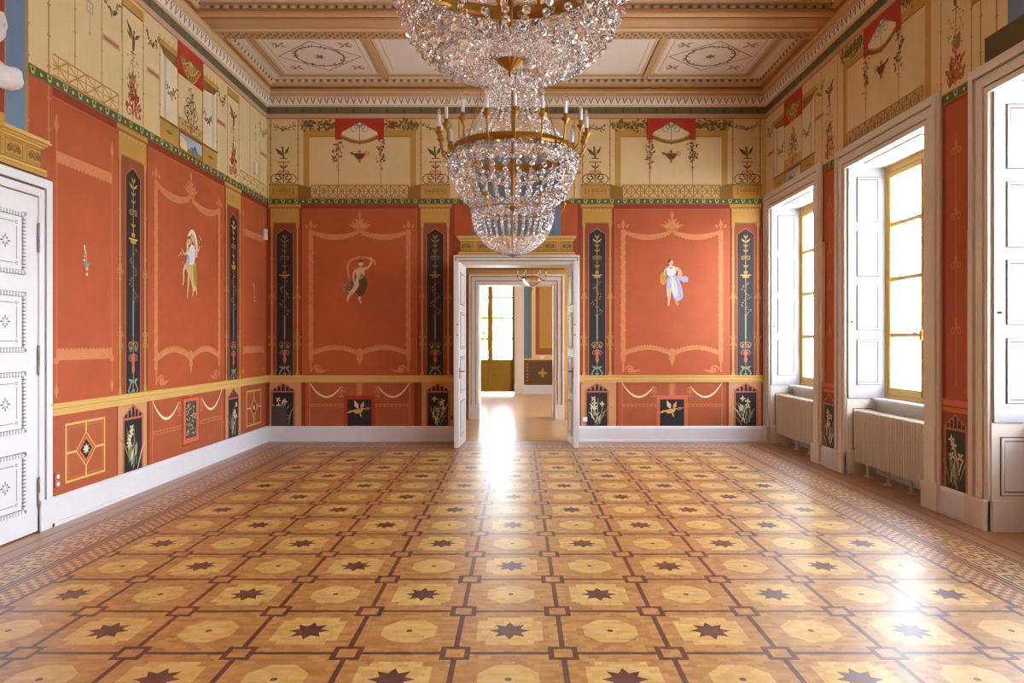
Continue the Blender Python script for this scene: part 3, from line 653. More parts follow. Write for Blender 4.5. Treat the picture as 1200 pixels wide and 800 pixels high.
# ---- skirting
def skirt(m, fn, a, b):
    prof = [(0, 0), (.045, 0), (.045, .03), (.032, .035), (.032, .215), (.024, .235), (.01, .25), (0, .25)]
    for i in range(len(prof) - 1):
        (o0, z0), (o1, z1) = prof[i], prof[i + 1]; m.face([fn(a, z0, o0), fn(b, z0, o0), fn(b, z1, o1), fn(a, z1, o1)], 'skirt_white')
    for q in (a, b): m.face([fn(q, z, o) for o, z in prof], 'skirt_white')
m = MB(); skirt(m, back, XL, -1.04); skirt(m, back, .985, XR); structure(m.build('baseboard_back'), 'tall white baseboard along the end wall on both sides of the doorway', 'baseboard')
m = MB(); skirt(m, left, YF, LD0 - .14); skirt(m, left, LD1 + .14, YB); structure(m.build('baseboard_left'), 'tall white baseboard along the windowless side wall', 'baseboard')
m = MB()
for a, b in piers: skirt(m, right, a, b)
structure(m.build('baseboard_right'), 'short white baseboard pieces between the window casings', 'baseboard')

# ---- cornice, beam, ceiling
def cornice(name, fn, a, b, label, inset=True):
    prof = [(0, 5.40), (.03, 5.41), (.035, 5.425), (.07, 5.53), (.075, 5.54), (.085, 5.545), (.085, 5.60), (.10, 5.61), (.10, 5.655), (.075, 5.66), (.075, 5.68), (.13, 5.69), (.135, 5.735), (.15, 5.74), (.15, 5.80), (0, 5.80)]
    cols = ['ceil_cream', 'ceil_cream', 'ceil_white', 'ceil_cream', 'ceil_cream', 'ceil_tan', 'ceil_cream', 'ceil_tan', 'ceil_orange', 'ceil_orange', 'ceil_orange', 'ceil_tan', 'ceil_cream', 'ceil_cream', 'ceil_cream']
    m = MB(); A = lambda o: a + (o if inset else 0); B = lambda o: b - (o if inset else 0)
    for i in range(len(prof) - 1):
        (o0, z0), (o1, z1) = prof[i], prof[i + 1]
        m.face([fn(A(o0), z0, o0), fn(B(o0), z0, o0), fn(B(o1), z1, o1), fn(A(o1), z1, o1)], cols[i])
    n = int((b - a) / .11)                      # carved leaf row: raised darts
    for i in range(n):
        u = a + .06 + (b - a - .12) * (i + .5) / n; w = .045
        def q(du, z): o = .035 + (z - 5.425) / .105 * .035; return fn(u + du, z, o + .006)
        m.face([q(-w, 5.525), q(w, 5.525), q(0, 5.432)], 'ceil_ink'); 
        def q2(du, z): o = .035 + (z - 5.425) / .105 * .035; return fn(u + du, z, o + .010)
        m.face([q2(-w * .5, 5.522), q2(w * .5, 5.522), q2(0, 5.462)], 'ceil_white')
    n = int((b - a) / .06)                      # bead row
    for i in range(n):
        u = a + .14 + (b - a - .28) * (i + .5) / n; p0 = fn(u - .016, 5.748, .15); p1 = fn(u + .016, 5.785, .168)
        m.box(p0[0], p1[0], p0[1], p1[1], p0[2], p1[2], 'ceil_ink' if i % 2 else 'ceil_white')
    return structure(m.build(name), label, 'cornice')
cornice('trim_1', back, XL, XR, 'carved cream cornice along the top of the end wall')
cornice('trim_2', left, YF, YB, 'carved cream cornice along the top of the windowless side wall')
cornice('trim_3', right, YF, YB, 'carved cream cornice above the windows, in shade')
m = MB(); bx0, bx1 = XL + .1, XR - .1
def beam_face(u, z, o): return (u, 8.62 - o, z)
m.box(bx0, bx1, 8.62, 9.27, 5.66, 5.80, 'ceil_cream')
for y0, y1, dz, c in ((8.56, 8.62, .0, 'ceil_tan'), (8.66, 8.70, -.012, 'ceil_orange'), (8.74, 8.90, -.008, 'ceil_tan'), (8.93, 8.96, -.014, 'ceil_tan'), (9.07, 9.27, -.01, 'ceil_tan')): m.box(bx0, bx1, y0, y1, 5.66 + dz, 5.70, c)
m.box(bx0, bx1, 8.57, 8.62, 5.70, 5.80, 'ceil_cream'); m.box(bx0, bx1, 8.52, 8.62, 5.685, 5.70, 'ceil_orange'); m.box(bx0, bx1, 8.50, 8.62, 5.77, 5.80, 'ceil_cream')
for i in range(130):
    u = bx0 + .1 + (bx1 - bx0 - .2) * (i + .5) / 130; m.box(u - .016, u + .016, 8.552, 8.572, 5.715, 5.755, 'ceil_ink' if i % 2 else 'ceil_white')
for i in range(150):                            # carved running ornament on the soffit
    u = bx0 + .06 + (bx1 - bx0 - .12) * (i + .5) / 150; d = .02 if i % 2 else -.02
    m.box(u - .014, u + .02, 9.11 + d, 9.15 + d, 5.644, 5.652, 'ceil_ink'); m.box(u - .02, u + .008, 9.18 - d, 9.215 - d, 5.644, 5.652, 'ceil_ink')
structure(m.build('trim_4'), 'shallow carved ceiling beam across the room before the end wall', 'ceiling beam')
m = MB(); m.box(XL - .35, XR + .67, YF - .3, YB + .45, ZC, ZC + .2, 'ceil_white')
ceiling = structure(m.build('ceiling'), 'cream coffered ceiling with painted wreath panels and ribs', 'ceiling')
def ceil_f(u, z, o): return (u, z, ZC - o)      # u across the room, z along it
cx = -.05
def coffer(p, a, b, y0, y1, wreath):
    for k, (e, c) in enumerate(((.17, 'ceil_cream'), (.12, 'ceil_orange'), (.105, 'ceil_tan'), (.06, 'ceil_ink'), (.048, 'ceil_cream'), (.0, 'ceil_white'))): p.rect(a - e, b + e, y0 - e, y1 + e, c)
    p.frame(a + .06, b - .06, y0 + .06, y1 - .06, .012, 'rose')
    if wreath:
        c, y = (a + b) / 2, (y0 + y1) / 2
        for r, col in ((.62, 'rose_red'), (.59, 'ceil_white')): p.poly([(c - r, y), (c, y - r * .86), (c + r, y), (c, y + r * .86)], col)
        n = 44; P = [(c + .35 * cos(2 * pi * i / n), y + .34 * sin(2 * pi * i / n)) for i in range(n + 1)]
        p.line(P, .022, 'leaf'); p.leafy(P[:-1], .05, ['leaf', 'umber', 'olive'], 2)
        for q in range(6): p.petal(c, y, q * pi / 3 + .3, .09, .018, 'umber')
        for sx in (-1, 1):
            for sy in (-1, 1):
                u, z = c + sx * .46, y + sy * .4
                for q in range(4): p.petal(u, z, q * pi / 2 + pi / 4, .13, .022, 'rose_red')
                p.scroll(u, z, .06, sx, .012, 'rose_red')
for a, b, wr in ((-3.63, -2.21, 1), (-2.0, 1.9, 0), (2.11, 3.53, 1)):
    paint('coffer_panel', ceil_f, ceiling, lambda p: coffer(p, a, b, 9.55, 10.84, wr), base=.002)
m = MB(); m.box(-2.15, -2.06, 9.3, 11.0, 5.775, ZC, 'ceil_tan'); m.build('rib', ceiling); m = MB(); m.box(1.96, 2.05, 9.3, 11.0, 5.775, ZC, 'ceil_tan'); m.build('rib', ceiling)
# ================================================================== doors
def sweep_frame(m, fn, u0, u1, zt, steps, zb=0.0):
    """Door or window casing: bands (inner offset, outer offset, depth0, depth1, colour) round an opening."""
    for a, b, o0, o1, c in steps:
        for q in ((u0 - b, u0 - a, zb, zt + a), (u1 + a, u1 + b, zb, zt + a), (u0 - b, u1 + b, zt + a, zt + b)):
            p0 = fn(q[0], q[2], o0); p1 = fn(q[1], q[3], o1)
            m.box(p0[0], p1[0], p0[1], p1[1], p0[2], p1[2], c)
def mould(m, x0, x1, z0, z1, y, d, wc):
    """Mitre-framed moulding: dark outline, raised ring, dark inner line, flat field."""
    steps = ((0, .009, .003, 'groove'), (.009, .030, .014, wc), (.030, .040, .004, 'groove'), (.040, None, .007, wc))
    for e0, e1, h, c in steps:
        ya, yb = min(y, y + d * h), max(y, y + d * h)
        if e1 is None: m.box(x0 + e0, x1 - e0, ya, yb, z0 + e0, z1 - e0, c); continue
        m.box(x0 + e0, x1 - e0, ya, yb, z0 + e0, z0 + e1, c); m.box(x0 + e0, x1 - e0, ya, yb, z1 - e1, z1 - e0, c)
        m.box(x0 + e0, x0 + e1, ya, yb, z0 + e1, z1 - e1, c); m.box(x1 - e1, x1 - e0, ya, yb, z0 + e1, z1 - e1, c)
def panel_on(m, x0, x1, z0, z1, y, d, ornate=False):
    """Raised, mitred moulding with a dark groove round one door panel; d is the side it faces (-1 / +1)."""
    mould(m, x0, x1, z0, z1, y, d, 'door_white')
    if ornate:
        yy = y + d * .0075
        def dot(u, z, w, h, c, o=.004): m.box(u - w, u + w, min(yy, yy + d * o), max(yy, yy + d * o), z - h, z + h, c)
        n = int((x1 - x0) / .03); k = int((z1 - z0) / .03)
        for i in range(n):
            u = x0 + (i + .5) * (x1 - x0) / n
            for z in (z0 + .02, z1 - .02): dot(u, z, .010, .016, 'door_white', .014); dot(u + .013, z, .004, .014, 'ink', .008)
        for i in range(k):
            z = z0 + (i + .5) * (z1 - z0) / k
            for u in (x0 + .02, x1 - .02): dot(u, z, .016, .010, 'door_white', .014); dot(u, z + .013, .014, .004, 'ink', .008)
        a, b, c0, c1 = x0 + .1, x1 - .1, z0 + .09, z1 - .09
        for q in ((a, b, c0), (a, b, c1)): dot((a + b) / 2, q[2], (b - a) / 2 - .03, .0028, 'ink_soft', .001)
        for u in (a, b): dot(u, (c0 + c1) / 2, .0028, (c1 - c0) / 2 - .03, 'ink_soft', .001)
        for u in (a, b):
            for z in (c0, c1): dot(u, z, .012, .012, 'ink_soft', .001); dot(u, z, .007, .007, 'door_white', .002)
        c, z = (x0 + x1) / 2, (z0 + z1) / 2
        for q in range(8):
            g = q * pi / 4; s = .06 if q % 2 == 0 else .046; t = .008
            P = [(c + cos(g) * .012, z + sin(g) * .012), (c + cos(g) * s * .7 - sin(g) * t, z + sin(g) * s * .7 + cos(g) * t), (c + cos(g) * s, z + sin(g) * s), (c + cos(g) * s * .7 + sin(g) * t, z + sin(g) * s * .7 - cos(g) * t)]
            m.face([(u, yy + d * .001, w) for u, w in (P if d < 0 else P[::-1])], 'ink_soft')
def leaf_mesh(w, h, t, rows, ornate=False, mx=.16):
    m = MB(); m.box(0, w, 0, t, .012, h, 'door_white', .004)
    for z0, z1 in rows:
        panel_on(m, mx, w - mx, z0, z1, 0, -1, ornate)
        if not ornate: panel_on(m, mx, w - mx, z0, z1, t, 1)
    return m
def lever(parent, x, y, z, d):
    m = MB(); m.box(x - .018, x + .018, y, y + d * .006, z - .11, z + .06, 'bronze', .002)
    m.tube([(x, y, z), (x, y + d * .05, z), (x - .02, y + d * .06, z), (x - .11, y + d * .06, z - .004)], [.009, .008, .008, .007], 'bronze', 8)
    return m.build('door_handle', parent)
door2 = structure(empty('door_1', (0, YB, 0)), 'open white double doorway in the end wall leading to further rooms', 'door')
m = MB()
sweep_frame(m, lambda u, z, o: (u, -o, z), DX0, DX1, DZ, ((0, .03, 0, .02, 'trim_white'), (.03, .042, 0, .022, 'groove'), (.042, .085, 0, .035, 'trim_white'), (.085, .097, 0, .028, 'groove'), (.097, .125, 0, .05, 'trim_white')))
m.build('door_casing', door2)
m = MB()
for x0, x1 in ((DX0, DX0 + .03), (DX1 - .03, DX1)): m.box(x0, x1, .0, .45, 0, DZ, 'trim_white')
m.box(DX0, DX1, 0, .45, DZ - .03, DZ, 'trim_white')
for z0, z1 in ((.3, .85), (1.0, 1.6), (1.75, 2.3)):
    for x, s in ((DX0 + .03, 1), (DX1 - .03, -1)): m.box(x, x + s * .004, .1, .35, z0, z1, 'groove'); m.box(x, x + s * .007, .11, .34, z0 + .01, z1 - .01, 'trim_white')
m.build('door_lining', door2)
rows = [(.16, .70), (.82, 1.38), (1.50, 2.06), (2.18, 2.68)]
for sg, hx, rz in ((-1, DX0 - .005, -pi / 2 - .06), (1, DX1 + .01, -pi / 2 + .045)):
    lf = leaf_mesh(.80, 2.82, .075, rows).build('door_leaf', door2)
    lf.location = (hx, .03, 0) if sg < 0 else (hx - .078, .03, 0); lf.rotation_euler = (0, 0, rz)
    lever(lf, .74, .075 if sg < 0 else 0, 1.16, 1 if sg < 0 else -1)
    m = MB()
    for z in (1.70, 1.86): m.lathe([(0, 0), (.012, 0), (.012, .02), (0, .02)], 'brass', 8, (.795, .02 if sg > 0 else .055, z))
    m.build('latch', lf)
def gold_ledge(name, fn, c, parent_label, hw=.95):
    """Gilded overdoor frieze block standing on the casing."""
    m = MB()
    def bx(u0, u1, z0, z1, o, col='gold'):
        p0, p1 = fn(u0, z0, 0), fn(u1, z1, o); m.box(p0[0], p1[0], p0[1], p1[1], p0[2], p1[2], col)
    for d, z0, z1, o, col in ((.0, 3.005, 3.035, .05, 'gold'), (-.02, 3.035, 3.055, .065, 'gold_light'), (-.04, 3.055, 3.075, .045, 'gold_dark'), (-.05, 3.075, 3.235, .03, 'gold'), (-.03, 3.235, 3.25, .05, 'gold_light'), (-.01, 3.25, 3.275, .065, 'gold'), (.01, 3.275, 3.29, .085, 'gold_light'), (.0, 3.29, 3.31, .075, 'gold_light')):
        bx(c - hw - d, c + hw + d, z0, z1, o, col)
    o = m.build(name); tag(o, parent_label, 'overdoor ledge', None, 'structure')
    def deco(p):
        for k in range(-3, 4):
            if abs(k) == 0: continue
            u = c + k * .27 * hw / .95; w = .1
            p.frame(u - w, u + w, 3.09, 3.22, .008, 'gold_dark')
            for sg in (-1, 1): p.scroll(u, 3.155, .035, sg, .014, 'gold_dark'); p.scroll(u + sg * .02, 3.14, .03, sg, .012, 'brown_ink'); p.petal(u, 3.11, pi / 2 + sg * .4, .06, .012, 'gold_dark')
        p.frame(c - .13, c + .13, 3.09, 3.22, .008, 'gold_dark')
    pd = paint('scroll_ornament', lambda u, z, q: fn(u, z, .031 + q), o, deco, flip=False)
    return o
gold_ledge('trim_5', back, (DX0 + DX1) / 2, 'gilded ledge above the open doorway in the end wall')
ledge_left = gold_ledge('trim_6', left, (LD0 + LD1) / 2, 'gilded ledge above the closed white door, carrying the marble bust', .84)
LC = (LD0 + LD1) / 2
door1 = structure(empty('door_2', (XL, LC, 0)), 'closed white double door with beaded panels in the windowless side wall', 'door')
hw = (LD1 - LD0) / 2
m = MB(); sweep_frame(m, lambda u, z, o: (o, u, z), -hw, hw, 2.83, ((0, .065, 0, .03, 'door_white'), (.065, .085, 0, .018, 'groove'), (.085, .16, 0, .035, 'door_white'), (.16, .17, 0, .03, 'groove')), 0)
m.box(0, .045, hw, hw + .175, 0, .26, 'door_white', .004); m.box(0, .045, -hw - .175, -hw, 0, .26, 'door_white', .004)
m.build('door_casing', door1)
orows = [(.20, .70), (.86, 1.36), (1.52, 2.01), (2.15, 2.66)]
for sg in (1, -1):
    lf = leaf_mesh(hw - .005, 2.82, .018, orows, True).build('door_leaf', door1)
    # local x runs along the wall, face (-y) looks into the room
    lf.rotation_euler = (0, 0, pi / 2); lf.location = (.02, .002 if sg > 0 else -hw + .003, 0)
    for z in (.34, 1.45, 2.48):
        m = MB(); x = hw - .012 if sg > 0 else .01
        m.lathe([(0, -.12), (.007, -.125), (.010, -.11), (.010, -.01), (.006, -.005), (.010, .0), (.010, .11), (.007, .125), (0, .12)], 'steel', 10, (x, -.012, z)); m.build('hinge', lf)
    lever(lf, .08 if sg > 0 else .70, 0, 1.1, -1)

# ================================================================== windows
def reveal_panel(m, c, s, x0, x1, z0, z1, wc='door_white'):
    """Sunk panel on the side of a window niche; s: -1 faces toward the viewer's side, +1 away."""
    mould(m, x0, x1, z0, z1, c, s, wc)
def make_window(n, c, label):
    r = structure(empty('window_%d' % n, (XR, c, 0)), label, 'window')
    far_clip = YB - c - .004
    m = MB()
    for a, b, o, col in ((0, .05, .022, 'trim_white'), (.05, .062, .014, 'groove'), (.062, .15, .032, 'trim_white'), (.15, .165, .018, 'groove'), (.165, .215, .05, 'trim_white'), (.215, .255, .028, 'trim_white')):
        for u0, u1, z0, z1 in ((-WH - b, -WH - a, 0, WT - .03 + a), (WH + a, min(WH + b, far_clip), 0, WT - .03 + a), (-WH - b, min(WH + b, far_clip), WT - .03 + a, WT - .03 + b)):
            if u1 > u0: m.box(-o, 0, u0, u1, z0, z1, col)
    for u0, u1 in ((-WH - .26, -WH + .0), (WH - .0, min(WH + .26, far_clip))): m.box(-.058, 0, u0, u1, 0, .26, 'trim_white', .004)
    m.build('casing', r)
    m = MB()
    for s in (-1, 1):
        m.box(0, .36, s * WH, s * (WH - .015), 0, .92, 'trim_white')
        reveal_panel(m, s * (WH - .015), -s, .07, .31, .30, .80)
        m.box(0, .3, s * (WH - .015), s * (WH - .03), 0, .26, 'trim_white')
    m.box(0, .5, -WH, WH, WT - .03, WT, 'trim_white')
    for e, h, col in ((0, .002, 'groove'), (.01, .012, 'trim_white'), (.04, .003, 'groove'), (.046, .006, 'trim_white')): m.box(.08 + e, .42 - e, -WH + .25 + e, WH - .25 - e, WT - .03 - h, WT - .03, col)
    m.build('niche_lining', r)
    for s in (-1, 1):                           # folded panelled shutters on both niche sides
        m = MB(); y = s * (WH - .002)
        m.box(.015, .47, y, s * (WH - .028), .925, WT - .03, 'shutter_white_dimmed')
        for z0, z1 in ((1.08, 1.64), (1.745, 2.30), (2.40, 2.96), (3.06, 3.61)): reveal_panel(m, s * (WH - .028), -s, .11, .40, z0, z1, 'shutter_white_dimmed')
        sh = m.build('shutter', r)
        m = MB(); m.lathe([(0, 0), (.012, .003), (.012, .012), (.004, .014), (.004, .02), (.014, .028), (.012, .04), (0, .044)], 'steel', 10)
        k = m.build('shutter_knob', sh); k.location = (.05, s * (WH - .028), 1.85); k.rotation_euler = (s * pi / 2, 0, 0)
    m = MB(); m.box(.30, .5, -WH + .01, WH - .01, .895, .925, 'door_white', .006); m.box(.33, .36, -WH + .01, WH - .01, .86, .895, 'trim_white'); m.build('sill', r)
    # fixed frame and two casements of pale wood
    m = MB(); xw = .5
    for u0, u1 in ((-WH + .005, -WH + .06), (WH - .06, WH - .005)): m.box(xw - .04, xw + .05, u0, u1, .925, WT - .03, 'window_wood')
    m.box(xw - .04, xw + .05, -WH + .06, WH - .06, WT - .11, WT - .03, 'window_wood'); m.box(xw - .04, xw + .05, -WH + .06, WH - .06, .925, .965, 'window_wood')
    m.build('window_frame', r)
    for s in (-1, 1):
        m = MB(); a, b = (.02, WH - .062); z0, z1 = .968, WT - .112
        A, B = min(s * a, s * b), max(s * a, s * b)
        m.box(xw - .03, xw + .03, A, A + .055, z0, z1, 'window_wood', .006); m.box(xw - .03, xw + .03, B - .055, B, z0, z1, 'window_wood', .006)
        m.box(xw - .03, xw + .03, A + .05, B - .05, z0, z0 + .09, 'window_wood', .006); m.box(xw - .03, xw + .03, A + .05, B - .05, z1 - .06, z1, 'window_wood', .006)
        for z in (1.687, 2.353, 3.01): m.box(xw - .022, xw + .022, A + .05, B - .05, z - .024, z + .024, 'window_wood', .004)
        sash = m.build('casement', r)
        m = MB(); m.box(xw - .002, xw + .002, A + .05, B - .05, z0 + .08, z1 - .05, 'window_glass'); m.build('window_pane', sash)
    m = MB(); m.box(xw - .055, xw - .028, -.028, .028, .968, WT - .112, 'window_wood', .006); bar = m.build('closing_bar', r)
    m = MB(); m.tube([(xw - .062, 0, .99), (xw - .062, 0, WT - .13)], .006, 'brass', 8)
    m.box(xw - .08, xw - .05, -.02, .02, 1.62, 1.74, 'brass', .004)
    m.tube([(xw - .07, 0, 1.68), (xw - .11, .0, 1.69), (xw - .115, .05, 1.70), (xw - .11, .07, 1.76), (xw - .115, .05, 1.83), (xw - .115, .07, 1.86)], [.012, .01, .008, .009, .008, .006], 'brass', 8)
    m.build('window_handle', bar)
    return r
wl = ['window in the corner next to the end wall, radiator below it', 'window with a ribbed radiator below it, its catch in plain view', 'window cut by the picture edge, no radiator, shutter panels to the floor', 'window beside the viewpoint, outside the picture', 'window behind the viewpoint, outside the picture']
for i, c in enumerate(W): make_window(i + 1, c, wl[i])

# ---- radiators
def radiator(c, label, cat='radiator'):
    r = tag(empty('radiator', (XR + .155, c, 0)), label, cat, 'radiators in the window niches')
    hl, z0, z1 = .775, .165, .775
    m = MB(); n = 31
    for i in range(n):
        y = -hl + (i + .5) * 2 * hl / n; m.box(-.085, -.045, y - .0145, y + .0145, z0, z1, 'radiator_white', .006); m.box(.045, .07, y - .0145, y + .0145, z0, z1, 'radiator_white', .006)
    m.box(-.055, .055, -hl + .012, hl - .012, z0 + .02, z1 - .015, 'radiator_white'); m.build('radiator_body', r)
    m = MB()
    for i in range(n + 1):
        y = -hl + i * 2 * hl / n; m.box(-.07, .065, y - .004, y + .004, z1 - .012, z1 + .006, 'radiator_white')
    for x in (-.068, .063): m.box(x - .006, x + .006, -hl, hl, z1 - .008, z1 + .008, 'radiator_white', .003)
    m.build('top_grille', r)
    for y in (.62, .16, -.30, -.66):
        m = MB(); m.lathe([(0, 0), (.05, 0), (.052, .008), (.03, .014), (.016, .02), (.016, .18), (0, .18)], 'radiator_white', 14, (0, y, 0)); m.build('radiator_foot', r)
    m = MB(); m.lathe([(0, 0), (.016, 0), (.018, .05), (.014, .055), (0, .055)], 'plastic_white', 12, (.0, -hl - .02, .1)); m.tube([(0, -hl - .02, 0), (0, -hl - .02, .1)], .009, 'brass', 8); m.build('valve', r)
    return r
radiator(W[0], 'cream ribbed radiator standing under the window next to the end wall')
radiator(W[1], 'cream ribbed radiator standing under the second window from the end wall')

# ================================================================== small fittings
def fitting(name, label, cat, loc, size, mats, normal, slots=1):
    """Wall plate: local x along the wall, y out of the wall."""
    t = tag(empty(name, loc, {'back': pi, 'left': -pi / 2}[normal]), label, cat)
    w, h = size; m = MB(); m.box(-w / 2, w / 2, 0, .012, -h / 2, h / 2, mats[0], .003); m.build('cover_plate', t)
    for k in range(slots):
        z = (k - (slots - 1) / 2) * h / slots
        m = MB(); m.lathe([(0, 0), (.019, 0), (.019, .003), (.016, .003), (.015, -.006 + .008), (0, .002)], mats[1], 14)
        o = m.build('socket_insert', t); o.location = (0, .012, z); o.rotation_euler = (-pi / 2, 0, 0)
    return t
fitting('wall_socket', 'small white wall socket just right of the open doorway', 'socket', (BX(685.5), YB - .0095, BZ(491)), (.07, .07), ('plastic_white', 'plastic_white'), 'back')
fitting('wall_socket', 'reddish double wall socket low beside the closed white door', 'socket', (XL + .0025, 6.11, .385), (.07, .13), ('rose_red', 'plastic_white'), 'left', 2)
fitting('wall_socket', 'small reddish wall socket low beside the left leaf of the open doorway', 'socket', (BX(529.5), YB - .003, BZ(489)), (.04, .07), ('rose_red', 'red_brown'), 'back')
m = MB(); m.box(XL + .002, XL + .05, 11.06, 11.13, 3.24, 3.41, 'plastic_white', .01); s1 = m.build('motion_sensor'); tag(s1, 'white box sensor high in the corner, level with the red fields', 'sensor')
m = MB(); m.box(XL + .05, XL + .053, 11.075, 11.115, 3.33, 3.38, 'lilac', .001); m.build('sensor_window', s1)
m = MB(); m.box(XL + .004, XL + .035, 10.66, 10.72, 4.19, 4.36, 'plastic_white', .008); s2 = m.build('motion_sensor'); tag(s2, 'slim white box on the cream frieze near the corner', 'sensor')

# ---- marble bust on the side door's ledge
bust = tag(empty('marble_bust', (XL + .14, LC - .03, 3.31)), 'white marble bust on the gilded ledge above the closed side door', 'bust')
m = MB(); m.box(-.135, .1, -.1, .1, -.11, -.0, 'gold', .01); m.build('bracket', ledge_left).location = (XL + .14, LC, 3.31)
m = MB(); m.lathe([(0, .0), (.085, .0), (.085, .02), (.07, .03), (.05, .06), (.048, .09), (.065, .17), (.07, .20), (0, .20)], 'marble', 24); m.build('socle', bust)
m = MB()
def blob(c, r, rot=None, seg=2):
    bm = bmesh.new(); bmesh.ops.create_icosphere(bm, subdivisions=seg, radius=1)
    vs = []
    for v in bm.verts: vs.append((c[0] + v.co.x * r[0], c[1] + v.co.y * r[1], c[2] + v.co.z * r[2]))
    bm.verts.index_update(); m.geo(vs, [[v.index for v in f.verts] for f in bm.faces], 'marble', True); bm.free()
blob((.03, 0, .24), (.13, .19, .12)); blob((.10, .16, .22), (.09, .12, .09)); blob((.08, -.17, .22), (.10, .13, .09)); blob((.10, .06, .21), (.07, .13, .09)); blob((.06, 0, .15), (.08, .1, .08)); blob((.12, .2, .27), (.05, .06, .05))
m.tube([(.0, 0, .30), (.02, .02, .40), (.04, .045, .50)], [.085, .065, .062], 'marble', 14)
blob((.05, .05, .58), (.10, .082, .12)); blob((.085, .05, .53), (.075, .062, .085)); blob((.10, .052, .475), (.038, .032, .03)); blob((.158, .052, .56), (.02, .014, .035)); blob((.145, .052, .515), (.014, .026, .010)); blob((.135, .052, .6), (.02, .05, .016))
for q in (-1, 1): blob((.138, .052 + q * .032, .578), (.012, .016, .008)); blob((.04, .05 + q * .085, .56), (.02, .052, .034))
for k in range(60):
    a = random.uniform(-2.5, 2.5) + pi; b = random.uniform(-.2, 1.5)
    blob((.04 + .1 * cos(b) * cos(a), .05 + .085 * cos(b) * sin(a), .60 + .115 * sin(b)), (.024, .024, .022), seg=1)
for k in range(7): m.tube([(.12, -.24 + k * .03, .30 - k * .006), (.165, -.1 + k * .045, .20 + .012 * k), (.14, .05 + k * .03, .27)], [.014, .018, .010], 'marble', 8)
bo = m.build('bust_figure', bust); bo.location = (0, 0, .05); md = bo.modifiers.new('merge', 'REMESH'); md.mode = 'VOXEL'; md.voxel_size = .009; md.use_smooth_shade = True

# ================================================================== chandeliers
bm = bmesh.new(); bmesh.ops.create_icosphere(bm, subdivisions=1, radius=1); bm.verts.index_update()
BV = [v.co.copy() for v in bm.verts]; BF = [tuple(v.index for v in f.verts) for f in bm.faces]; bm.free()
def bead(m, c, r, seed, sx=1.0):
    a = seed * 1.7; ca, sa = cos(a), sin(a)
    m.geo([(c[0] + (v.x * ca - v.y * sa) * r * sx, c[1] + (v.x * sa + v.y * ca) * r, c[2] + v.z * r) for v in BV], BF, 'crystal')
def strand_mesh(prof, r0, r1, gap=1.0):
    """Beads threaded along a (radius, height) profile; bead radius runs r0 -> r1."""
    m = MB(); P = [Vector((a, 0, b)) for a, b in prof]; L = [0]
    for i in range(1, len(P)): L.append(L[-1] + (P[i] - P[i - 1]).length)
    s = 0; k = 0
    while s < L[-1]:
        i = max(j for j in range(len(L)) if L[j] <= s + 1e-9); i = min(i, len(P) - 2)
        t = (s - L[i]) / (L[i + 1] - L[i]); c = P[i].lerp(P[i + 1], t); r = r0 + (r1 - r0) * s / L[-1]
        bead(m, c, r * (1 if k % 3 else 1.08), k * 1.3); s += r * 2.0 * gap; k += 1
    return m.mesh('crystal_strand')
def smooth(prof, n=3):
    for _ in range(n):
        q = [prof[0]]
        for a, b in zip(prof, prof[1:]): q += [(.75 * a[0] + .25 * b[0], .75 * a[1] + .25 * b[1]), (.25 * a[0] + .75 * b[0], .25 * a[1] + .75 * b[1])]
        prof = q + [prof[-1]]
    return prof
def ring_strands(root, me, n, off=0.0, name='crystal_strand'):
    for k in range(n):
        o = put(name, me, root); o.rotation_euler = (0, 0, 2 * pi * (k + off) / n)
def band(m, r, z0, z1, mat, t=.008):
    m.lathe([(r, z0), (r + .006, z0 + .006), (r + .006, z1 - .006), (r, z1), (r - t, z1), (r - t, z0), (r, z0)], mat, 72)
S_BOWL = strand_mesh(smooth([(.588, .455), (.592, .40), (.578, .32), (.548, .22), (.50, .12), (.43, .03), (.36, .005)]), .030, .019, 1.06)
S_FLAT = strand_mesh([(.35, .0), (.26, -.012), (.08, .005)], .0165, .0135, 1.1)
S_TENT = strand_mesh(smooth([(.53, .58), (.40, .70), (.31, .84), (.245, 1.0), (.195, 1.2), (.15, 1.5), (.11, 1.78)]), .017, .012, 1.35)
S_LOW = strand_mesh(smooth([(.380, -.03), (.382, -.10), (.365, -.19), (.32, -.29), (.235, -.38), (.12, -.44), (.02, -.462)]), .0165, .010, 1.12)
S_FEST = None
def swag_mesh(r, z, sag, ang, rb, n):
    m = MB()
    for i in range(n + 1):
        a = ang * i / n; bead(m, (r * cos(a), r * sin(a), z - sag * 4 * (i / n) * (1 - i / n)), rb, i)
    return m.mesh('crystal_festoon')
S_FEST = swag_mesh(.608, .455, .10, 2 * pi / 18, .022, 8); S_FEST2 = swag_mesh(.53, .49, .15, 2 * pi / 18, .021, 10)
